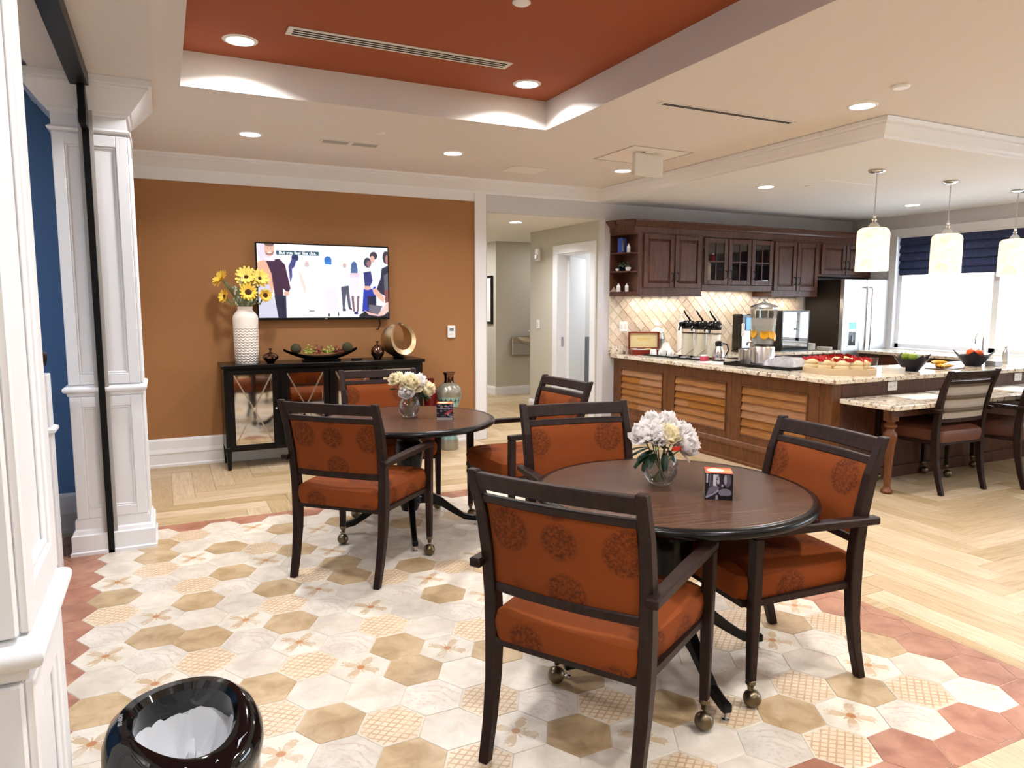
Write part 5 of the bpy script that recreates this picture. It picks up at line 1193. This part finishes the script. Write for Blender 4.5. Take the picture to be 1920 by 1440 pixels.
for k in range(4): obj('tea_sachets', bx(-.16+k*.082, -.09+k*.082, -.08, .08, .008, .066-.004*(k % 2), .002), ('paper', 'paper', 'bun', 'pot_grey')[k], t)
def tray(name, label, x, y, w, d, rz, h=.018, m='black_plastic'):
    t = thing(name, label, 'tray', (x, y, W0), rz); obj('base', bx(-w/2, w/2, -d/2, d/2, 0, .006, .001), m, t); b = BM()
    for a in ((-w/2, w/2, -d/2, -d/2+.008), (-w/2, w/2, d/2-.008, d/2), (-w/2, -w/2+.008, -d/2+.008, d/2-.008), (w/2-.008, w/2, -d/2+.008, d/2-.008)): box(b, *a, .006, h, .0015)
    obj('rim', b, m, t); return t
tray('serving_tray', 'small black tray under the white cups beside the tea chest', 5.02, 6.44, .26, .36, R(8))
cup0 = None
for k, (x, y, z) in enumerate(((4.96, 6.54, .874), (4.985, 6.42, .874), (5.045, 6.34, .874), (5.075, 6.52, .874))):
    lab = ('white upturned cup on the black tray, nearest the tea chest', 'white upturned cup on the black tray, middle', 'white upturned cup on the black tray, nearest the coffee flasks', 'white upturned cup at the back of the black tray')[k]
    if cup0 is None:
        cup0 = thing('cup', lab, 'cup', (x, y, z), R(200), 'white cups on the black tray'); obj('bowl', lathe(BM(), [(.040, 0), (.036, .05), (.026, .068), (0, .068), ], 20), 'white_ceramic', cup0, smooth=True); obj('cup_handle', tube(BM(), [(.037, 0, .05), (.055, 0, .045), (.058, 0, .028), (.040, 0, .015)], .004, 6), 'white_ceramic', cup0, smooth=True)
    else: dup(cup0, (x, y, z), R(200+k*20), lab)
t = thing('sugar_bowl', 'white lidded bell shaped server behind the cups on the bar', 'server', (5.20, 6.62, W0)); obj('bell', lathe(BM(), [(0, .05), (.075, .05), (.07, .06), (.055, .075), (.04, .12), (.035, .135), (0, .14)], 20), 'white_ceramic', t, smooth=True); obj('stand', lathe(BM(), [(0, 0), (.06, 0), (.02, .012), (.02, .04), (.078, .045), (.078, .05), (0, .05)], 20), 'chrome', t, smooth=True)
t = thing('apothecary_jar', 'clear lidded apothecary jar against the tiled wall', 'jar', (5.24, 6.84, W0))
obj('jar', lathe(BM(), [(0, 0), (.055, 0), (.03, .02), (.05, .05), (.085, .12), (.09, .19), (.075, .25), (.07, .255), (.07, .25), (.085, .19), (.08, .12), (.045, .055), (0, .05)], 28, cap=False), 'thin_glass', t, smooth=True)
obj('contents', lathe(BM(), [(0, .055), (.043, .057), (.078, .12), (.083, .17), (0, .18)], 24), 'pot_grey', t, smooth=True); obj('lid', lathe(BM(), [(.078, .257), (.07, .275), (.03, .295), (.02, .31), (.028, .33), (.015, .37), (0, .385)], 24), 'white_ceramic', t, smooth=True)
t = thing('pump_bottle', 'white pump bottle against the tiled wall behind the coffee flasks', 'bottle', (5.60, 6.84, W0)); obj('body', lathe(BM(), [(0, 0), (.05, 0), (.052, .30), (.04, .36), (.018, .38), (.018, .40), (0, .40)], 20), 'white_plastic', t, smooth=True); obj('pump', tube(BM(), [(0, 0, .40), (0, 0, .45), (-.01, -.01, .455), (-.05, -.03, .45)], .008, 8), 'white_plastic', t, smooth=True)
for k, (x, y) in enumerate(((5.17, 6.20), (5.20, 6.03), (5.23, 5.86))):
    lab = ('coffee pump flask with black top on the bar, farthest of three', 'coffee pump flask with black top on the bar, middle of three', 'coffee pump flask with black top on the bar, nearest of three')[k]
    if k == 0:
        af = thing('pump_flask', lab, 'flask', (x, y, W0), R(10), 'coffee pump flasks')
        obj('body', lathe(BM(), [(0, 0), (.062, 0), (.064, .01), (.064, .225), (.058, .245), (0, .245)], 28), 'flask_white' if 'flask_white' in MATS else mat('flask_white', srgb(226, 218, 198), .22), af, smooth=True)
        obj('base_ring', lathe(BM(), [(.066, 0), (.067, .018), (.064, .02), (.064, 0)], 28, cap=False), 'black_plastic', af, smooth=True)
        obj('collar', lathe(BM(), [(.066, .235), (.068, .25), (.066, .285), (.05, .285)], 28, cap=False), 'clear_plastic', af, smooth=True)
        b = BM(); lathe(b, [(0, .275), (.066, .275), (.072, .30), (.068, .335), (.05, .355), (0, .36)], 24); box(b, -.13, -.03, -.022, .022, .30, .345, .012, 2); obj('pump_head', b, 'black_plastic', af, smooth=True)
        obj('lever', tube(BM(), [(.03, 0, .35), (.0, 0, .38), (-.045, 0, .415), (-.075, 0, .45)], [.010, .009, .008, .007], 8), 'black_plastic', af, smooth=True); obj('spout', tube(BM(), [(-.12, 0, .31), (-.14, 0, .29), (-.145, 0, .262)], .009, 8), 'black_plastic', af, smooth=True)
        for z, wd in ((.19, .03), (.12, .022), (.105, .022)): 
            b = BM(); n = 8
            for i in range(n):
                a0, a1 = PI*.75+(i/n)*wd*18, PI*.75+((i+1)/n)*wd*18
                b.faces.new([b.verts.new((.0646*math.cos(a), .0646*math.sin(a), zz)) for a, zz in ((a0, z), (a1, z), (a1, z+.004), (a0, z+.004))])
            obj('printed_line', b, 'pot_grey', af)
            af.scale = (1.08, 1.08, 1.13)
    else: dup(af, (x, y, W0), R(10), lab)
for k, (x, y) in enumerate(((4.95, 6.16), (4.97, 6.00), (4.99, 5.84))):
    lab = ('small black drip tray before the flasks, farthest', 'small black drip tray before the flasks, middle', 'small black drip tray before the flasks, nearest')[k]
    t = thing('drip_tray', lab, 'tray', (x, y, W0), R(10), 'drip trays before the flasks'); obj('pan', bevel_all(bx(-.065, .065, -.05, .05, 0, .012), .003), 'black_plastic', t); obj('steel_insert', bx(-.045, .045, -.03, .03, .012, .028, .004), 'steel_soft', t); obj('stirrer', tube(BM(), [(-.02, .0, .03), (.03, -.09, .115)], .0022, 5), 'black_plastic', t)
t = thing('thermal_jug', 'polished steel thermal jug with black lid beside the flasks', 'jug', (5.12, 5.66, W0)); obj('body', lathe(BM(), [(0, 0), (.058, 0), (.064, .02), (.064, .05), (.058, .09), (.042, .13), (.034, .155), (0, .155)], 28), 'chrome', t, smooth=True); obj('lid', lathe(BM(), [(.036, .152), (.038, .19), (.03, .205), (0, .21)], 20), 'black_plastic', t, smooth=True); obj('jug_handle', tube(BM(), [(.03, -.02, .18), (.075, -.04, .17), (.088, -.05, .11), (.06, -.035, .05)], .008, 8), 'black_plastic', t, smooth=True); obj('base_ring', lathe(BM(), [(.065, 0), (.066, .012), (.064, .014)], 28, cap=False), 'black_plastic', t)
t = thing('sweetener_caddy', 'small pink and white sweetener box on the bar edge', 'box', (4.99, 5.72, W0), R(15)); obj('caddy', bevel_all(bx(-.04, .04, -.03, .03, 0, .045), .004), 'pink_box', t); obj('packets', bevel_all(bx(-.034, .034, -.024, .024, .045, .062), .004), 'paper', t)
o = obj('bar_mat', bevel_all(bx(-.11, .11, -.16, .16, 0, .004), .001), 'paper', loc=(4.93, 5.48, W0), rot=(0, 0, R(6))); tag(o, 'white paper mat with dark lines on the bar before the steel jug', 'mat')
b = BM()
for k in range(5): box(b, 4.83, 5.03, 5.36+k*.055, 5.366+k*.055, W0+.0042, W0+.005)
o = obj('wire_rack', b, 'black_metal', kind='stuff'); tag(o, 'thin black wires lying on the paper mat', 'rack')
t = thing('beverage_dispenser', 'clear lemon water dispenser on a brushed steel base with steel lid', 'dispenser', (5.26, 5.20, .874), R(-60))
obj('base', lathe(BM(), [(0, 0), (.112, 0), (.112, .01), (.108, .02), (.112, .155), (.105, .165), (0, .165)], 40), 'steel', t, smooth=True)
obj('canister', lathe(BM(), [(0, .172), (.088, .172), (.095, .18), (.110, .29), (.126, .52), (.130, .525), (.126, .53), (.121, .52), (.106, .29), (.091, .186), (0, .186)], 40, cap=False), 'thin_glass', t, smooth=True)
obj('water', lathe(BM(), [(0, .188), (.089, .190), (.104, .29), (.1175, .44), (0, .44)], 36), 'backlit_water', t, smooth=True)
obj('ice_tube', lathe(BM(), [(.04, .22), (.045, .53)], 20, cap=False), 'thin_glass', t, smooth=True)
for k, (a, z) in enumerate(((0, .285), (50, .275), (110, .29), (170, .28), (230, .30), (290, .28), (330, .305))): obj('lemon_slice', lathe(BM(), [(0, 0), (.044, 0), (.044, .009), (0, .009)], 20), 'lemon', t, (.100*math.cos(R(a)), .100*math.sin(R(a)), z-.02+.012*(k % 3)), (R(84), 0, R(a+90)))
obj('lid', lathe(BM(), [(.134, .528), (.134, .545), (.12, .56), (.06, .583), (.025, .59), (.02, .60), (0, .602)], 40), 'steel', t, smooth=True); obj('lid_knob', ball(BM(), (0, 0, .61), .016, 12, 8), 'chrome', t, smooth=True)
obj('tap', tube(BM(), [(-.09, -.0, .205), (-.14, 0, .205), (-.15, 0, .195), (-.15, 0, .17)], .011, 10), 'chrome', t, smooth=True)
t = thing('steel_canister', 'small brushed steel canister left of the drink dispenser', 'canister', (5.05, 5.22, .874)); obj('body', lathe(BM(), [(0, 0), (.058, 0), (.06, .14), (.056, .143), (.054, .02), (0, .02)], 32, cap=False), 'steel', t, smooth=True)
tray('serving_tray', 'large black tray under the lemon water dispenser', 5.10, 4.93, .46, .74, R(6), .03)
t = thing('foil_platter', 'foil wrapped platter on the black tray by the dispenser', 'platter', (5.17, 4.79, .8735), R(8))
b = BM(); bmesh.ops.create_grid(b, x_segments=22, y_segments=22, size=.5); rr = random.Random(9)
for v in b.verts:
    u = max(abs(v.co.x), abs(v.co.y))*2; v.co.z = .09*(1-u**4)+rr.uniform(-.010, .010); v.co.x *= .30; v.co.y *= .36
    v.co.z = max(v.co.z, .006)
bmesh.ops.solidify(b, geom=b.faces[:], thickness=.004); obj('foil_cover', b, 'foil', t)
t = thing('bread_tray', 'round pale wooden tray holding red topped bread packets', 'tray', (5.20, 4.26, W0)); 
obj('board', lathe(BM(), [(0, 0), (.285, 0), (.29, .004), (.29, .010), (0, .010)], 48), 'tray_wood', t); obj('rim', lathe(BM(), [(.29, .0), (.292, .05), (.282, .052), (.280, .01)], 48, cap=False), 'tray_wood', t, smooth=True)
bp = None; rr = random.Random(8)
spots = [(-.20, .12), (-.20, -.02), (-.14, -.14), (-.03, -.19), (.08, -.17), (.17, -.08), (.2, .05), (-.08, .16), (.05, .18), (-.05, .0), (.08, .03)]
words_ = ('farthest left', 'left edge', 'front left', 'front', 'front right', 'right edge', 'far right', 'back left', 'back', 'centre left', 'centre')
for k, (x, y) in enumerate(spots):
    lab = 'red topped bread packet in the round wooden tray, %s' % words_[k]; rz = rr.uniform(-.5, .5)+R(-30)
    z = W0+.012+(.02 if k > 8 else 0)
    if bp is None:
        bp = thing('bread_packet', lab, 'bread', (5.20+x, 4.26+y, z), rz, 'bread packets in the wooden tray')
        obj('roll', ball(BM(), (0, 0, .04), .04, 14, 9, (1.55, 1.1, 1)), 'bun', bp, smooth=True); obj('upper_roll', ball(BM(), (.004, .0, .078), .036, 14, 9, (1.6, 1.1, .85)), 'bun', bp, smooth=True)
        b = BM(); n = 10; g = []
        for i in range(n+1):
            u = -1+2*i/n; g.append([b.verts.new((u*.066, .006*math.sin(i*2.1)+q*.012, zz+.006*math.cos(i*1.7))) for q, zz in ((-1.4, .098), (-.6, .112), (0, .124), (.6, .112), (1.4, .098))])
        for A, Bq in zip(g, g[1:]):
            for i in range(4): b.faces.new((A[i], A[i+1], Bq[i+1], Bq[i]))
        bmesh.ops.solidify(b, geom=b.faces[:], thickness=.001); obj('bag_top', b, 'red_packet', bp)
    else: dup(bp, (5.20+x, 4.26+y, z), rz, lab)
t = thing('drinking_glass', 'clear tumbler between the bread tray and the apple bowl', 'glass', (5.58, 4.22, W0)); obj('tumbler', lathe(BM(), [(0, 0), (.03, 0), (.038, .12), (.036, .12), (.028, .008), (0, .008)], 24, cap=False), 'thin_glass', t, smooth=True)
t = thing('napkin_stack', 'stack of white napkins beside the apple bowl', 'napkins', (5.62, 4.05, W0), R(10))
for k in range(6): obj('napkin', bx(-.065, .065, -.065, .065, k*.008, k*.008+.007, .001), 'paper', t)
def square_bowl(label, x, y, rz, fruits):
    t = thing('fruit_bowl', label, 'bowl', (x, y, W0), rz); b = BM(); g = []
    for f, z in ((.055, 0), (.06, .006), (.09, .05), (.125, .105), (.119, .105), (.083, .052), (.05, .014)):
        rg = []
        for k in range(16):
            a = 2*PI*k/16+PI/4; sq = 1/max(abs(math.cos(a)), abs(math.sin(a))); cn = max(0, abs(math.cos(2*(a-PI/4)))-.0) ; kk = sq**(.9*min(1, f/.12)); rise = (.045*((sq-1)/.414)**2 if z > .09 else (.015*((sq-1)/.414)**2 if z > .04 else 0))
            rg.append(b.verts.new((f*kk*math.cos(a), f*kk*math.sin(a), z+rise)))
        g.append(rg)
    for A, Bq in zip(g, g[1:]):
        for i in range(16): b.faces.new((A[i], A[(i+1) % 16], Bq[(i+1) % 16], Bq[i]))
    b.faces.new(list(reversed(g[0]))); b.faces.new(g[-1]); obj('dish', b, 'bowl_navy', t, smooth=True)
    c, s_ = math.cos(rz), math.sin(rz)
    for k, (fx_, fy, fz, r, m, nm, lab) in enumerate(fruits):
        q = thing(nm, lab, 'fruit', (x+fx_*c-fy*s_, y+fx_*s_+fy*c, W0+fz), k, 'fruit in the ' + ('apple bowl' if nm == 'apple' else 'orange bowl'))
        obj('flesh', lathe(BM(), [(0, r*.12), (r*.45, 0), (r*.9, r*.6), (r, r*1.1), (r*.8, r*1.65), (r*.3, r*1.85), (0, r*1.72)], 18), m, q, smooth=True); obj('stalk', tube(BM(), [(0, 0, r*1.7), (r*.1, 0, r*2.05)], r*.06, 5), 'flower_eye', q)
square_bowl('dark square flared bowl of green apples on the bar', 5.92, 4.10, R(20), [(-.03, -.02, .085, .04, 'apple_green', 'apple', 'green apple at the left of the dark square bowl'), (.05, -.01, .085, .038, 'apple_green', 'apple', 'green apple at the right of the dark square bowl'), (.0, .05, .085, .04, 'apple_green', 'apple', 'green apple at the back of the dark square bowl'), (.0, .0, .02, .04, 'apple_green', 'apple', 'green apple low inside the dark square bowl')])
square_bowl('dark square bowl of oranges at the right of the bananas', 6.93, 4.18, R(-12), [(-.04, -.01, .085, .042, 'orange_fruit', 'orange', 'orange at the left of the far dark bowl'), (.04, -.02, .08, .040, 'orange_fruit', 'orange', 'orange at the right of the far dark bowl'), (.03, .05, .08, .04, 'red_wood', 'orange', 'dark red fruit at the back of the far dark bowl'), (.0, .0, .02, .04, 'orange_fruit', 'orange', 'orange low inside the far dark bowl')])
o = obj('banana_mat', bevel_all(bx(-.17, .17, -.10, .10, 0, .008), .002), 'cab_wood', loc=(6.42, 4.12, W0), rot=(0, 0, R(8))); tag(o, 'dark wooden mat under the bananas', 'mat')
for k, (dx, dy, rz) in enumerate(((-.02, -.045, 5), (0, 0, 12), (.02, .045, 20), (-.05, .02, -8))):
    t = thing('banana', ('banana at the front of the mat', 'banana in the middle of the mat', 'banana at the back of the mat', 'banana lying across the others')[k], 'banana', (6.42+dx, 4.12+dy, W0+.026+(.03 if k == 3 else 0)), R(rz), 'bananas between the fruit bowls')
    pts = [(-.095+.19*i/10, .035*(1-((i-5)/5)**2), 0) for i in range(11)]; obj('skin', tube(BM(), pts, [.008, .013, .0165, .018, .018, .018, .018, .0175, .016, .011, .006], 8), 'banana', t, smooth=True); obj('tip', tube(BM(), [(-.093, 0, 0), (-.112, -.008, .004)], .006, 6), 'banana_tip', t)
bottle('pale blue soap bottle on the bar near the right edge', 7.55, 4.24, W0, .17, .028, 'steel_soft', 'steel_soft')
t = thing('paper_cup', 'pale napkin holder beside the orange bowl', 'holder', (7.12, 4.10, W0)); obj('holder', bevel_all(bx(-.06, .06, -.05, .05, 0, .05), .004), 'bag_grey', t)
t = thing('faucet', 'chrome gooseneck faucet before the window', 'faucet', (8.2, 4.85, W0)); obj('spout', tube(BM(), [(0, 0, 0), (0, 0, .2)]+[(-.07+.07*math.cos(a), 0, .2+.07*math.sin(a)) for a in np.linspace(.2, PI, 8)]+[(-.14, 0, .15)], .011, 10), 'chrome', t, smooth=True); obj('lever', tube(BM(), [(0, .06, 0), (0, .06, .05), (0, .1, .08)], .008, 8), 'chrome', t)
# back worktop machines
t = thing('coffee_machine', 'dark coffee machine with blue display on the back worktop', 'coffee machine', (6.30, 6.66, W0))
obj('tower', bevel_all(bx(-.05, .10, -.13, .03, .03, .46), .015, 2), 'black_plastic', t); obj('drip_base', bx(-.05, .10, -.20, .03, 0, .03, .004), 'black_plastic', t); obj('steel_front', bx(-.04, .09, -.136, -.128, .05, .26, .002), 'steel', t); obj('display', bevel_all(bx(.015, .09, -.14, -.129, .27, .42), .004), 'screen_blue', t); obj('spout', tube(BM(), [(-.03, -.13, .33), (-.06, -.17, .34), (-.08, -.19, .30), (-.08, -.19, .20)], .018, 10), 'white_plastic', t, smooth=True)
t = thing('pastry_case', 'tall glass fronted pastry case on the back worktop beside the fridge', 'display case', (7.05, 6.62, W0))
obj('shell', box(box(box(box(bx(-.23, -.21, -.18, .26, 0, .50), .21, .23, -.18, .26, 0, .50), -.21, .21, -.18, .26, .48, .50), -.21, .21, -.18, .26, 0, .05), -.21, .21, .24, .26, .05, .48), 'black_plastic', t)
obj('glass_front', bx(-.21, .21, -.18, -.176, .05, .48), 'case_glass', t)
for z in (.16, .27, .38): obj('wire_shelf', bx(-.21, .21, -.16, .24, z, z+.006), 'steel_soft', t)
obj('door_badge', box(bx(-.03, -.005, -.184, -.18, .26, .285), .005, .03, -.184, -.18, .26, .285), 'black_plastic', t)
for k in range(4):
    t2 = thing('bread_bag', ('pale bread bag on the top shelf of the pastry case', 'pale bread bag on the upper middle shelf of the pastry case', 'pale bread bag on the lower middle shelf of the pastry case', 'pale bread bag at the bottom of the pastry case')[k], 'bread', (7.04, 6.62, W0+(.386, .276, .166, .05)[k]), 0, 'bread bags in the pastry case'); obj('loaf', bevel_all(bx(-.18, .18, -.10, .12, 0, .075), .025, 2), ('bun', 'bag_grey', 'bag_grey', 'paper')[k], t2, smooth=True)
for k in range(2):
    t = thing('plate_stack', ('stack of white plates on the back worktop', 'low stack of white plates beside the taller one')[k], 'plates', ((7.36, 6.52), (7.55, 6.42))[k]+(W0,))
    for i in range((9, 4)[k]): obj('plate', lathe(BM(), [(0, .003), (.055, .003), (.095, .014), (.092, .009), (.055, 0), (0, 0)], 24, (0, 0, i*.009)), 'white_ceramic', t, smooth=True)
for k, (x, y) in enumerate(((5.36, 5.56), (5.40, 5.43))):
    t = thing('glass_mug', ('clear glass mug behind the steel jug', 'clear glass mug next to the dispenser')[k], 'mug', (x, y, W0)); obj('mug', lathe(BM(), [(0, 0), (.036, 0), (.04, .13), (.037, .13), (.033, .01), (0, .01)], 20, cap=False), 'thin_glass', t, smooth=True); obj('brew', lathe(BM(), [(0, .012), (.032, .012), (.034, .07), (0, .07)], 16), 'bun', t); obj('mug_handle', tube(BM(), [(.038, 0, .11), (.065, 0, .10), (.065, 0, .05), (.037, 0, .035)], .005, 6), 'thin_glass', t, smooth=True)

# ================================================================== CORRIDOR BITS
t = thing('alarm_strobe', 'white alarm strobe on the corridor wall left of the door', 'alarm', (4.549, 8.52, 2.09)); obj('housing', bevel_all(bx(-.04, 0, -.055, .055, -.085, .085), .012, 2), 'white_plastic', t); obj('lens', bevel_all(bx(-.055, -.038, -.03, .03, -.05, .0), .004), 'steel_soft', t)
t = thing('light_switch', 'white light switch on the corridor wall left of the door', 'switch', (4.549, 8.53, 1.17)); obj('plate', bevel_all(bx(-.008, 0, -.038, .038, -.06, .06), .002), 'white_plastic', t); obj('rocker', bx(-.011, -.007, -.016, .016, -.03, .03, .001), 'cream_plastic', t)
t = thing('drinking_fountain', 'two level steel drinking fountain in the corridor alcove', 'fountain', (5.25, 10.19, 0))
for x, z in ((-.12, .93), (.30, .78)):
    b = BM(); lathe(b, [(0, -.12), (.10, -.11), (.19, -.03), (.20, 0), (.18, 0), (.1, -.03), (0, -.04)], 24, (x, -.22, z)); q = obj('basin', b, 'steel', t, smooth=True); obj('backplate', bx(x-.19, x+.19, -.06, 0, z-.30, z-.01, .01), 'steel', q); obj('bubbler', tube(BM(), [(x+.1, -.12, z-.01), (x+.1, -.12, z+.07), (x+.06, -.15, z+.09)], .014, 8), 'white_plastic', q, smooth=True)
t = thing('wall_picture', 'dark framed picture edge on the far corridor wall', 'picture', (4.685, 10.55, 1.50)); obj('frame', bevel_all(bx(-.03, 0, -.25, .25, -.38, .38), .004), 'black_wood', t); obj('print', bx(-.032, -.029, -.21, .21, -.34, .34), 'paper', t)

# ================================================================== WASTE BIN
t = thing('waste_bin', 'round steel waste bin with glossy black open lid at lower left', 'waste bin', (.0, 1.49, 0), R(24)); br = .138
obj('body', lathe(BM(), [(0, .0), (br, 0), (br, .545), (br-.002, .545), (br-.002, .01), (0, .01)], 56, cap=False), 'steel', t, smooth=True); obj('base_band', lathe(BM(), [(br+.003, 0), (br+.003, .02), (br, .022)], 48, cap=False), 'black_plastic', t)
b = BM(); n = 56; lv = []
# lid: bulging ring whose rim slopes, opening lower at the front
prof = [(br+.002, .535, 0), (br+.006, .545, .0), (br+.010, .575, .2), (br+.008, .605, .5), (br-.004, .632, .85), (br-.022, .646, 1), (br-.040, .646, 1), (br-.048, .634, .95), (br-.044, .60, .7), (br-.030, .56, .3), (br-.02, .545, 0)]
for r, z, q in prof:
    rg = []
    for k in range(n):
        a = 2*PI*k/n; sl = q*(.028*math.sin(a)-.006+.010*math.cos(2*a)); pinch = 1+(.05*q*math.cos(a)**8 if r < br-.03 else 0)
        rg.append(b.verts.new((r*math.cos(a)*pinch, r*math.sin(a), z+sl)))
    lv.append(rg)
for A, Bq in zip(lv, lv[1:]):
    for i in range(n): b.faces.new((A[i], A[(i+1) % n], Bq[(i+1) % n], Bq[i]))
obj('lid', b, 'gloss_black', t, smooth=True)
b = BM(); n = 40; rr = random.Random(6); rgs = []
for r, z in ((br-.008, .60), (br-.036, .598), (br-.044, .585), (br-.055, .55), (br-.075, .52), (.03, .50)): rgs.append([b.verts.new(((r+rr.uniform(-.005, .005))*math.cos(2*PI*k/n), (r+rr.uniform(-.005, .005))*math.sin(2*PI*k/n), z+rr.uniform(-.014, .014))) for k in range(n)])
for A, Bq in zip(rgs, rgs[1:]):
    for i in range(n): b.faces.new((A[i], A[(i+1) % n], Bq[(i+1) % n], Bq[i]))
b.faces.new(rgs[-1]); obj('liner_bag', b, 'liner', t, smooth=True)
me = text_bm('BRABON', .0105, .0004); me.materials.append(MATS['steel_soft']); obj('lettering', me, 'steel_soft', t, (-.1014, .0451, .6600), (0, 0, R(66)), label='small grey maker lettering')
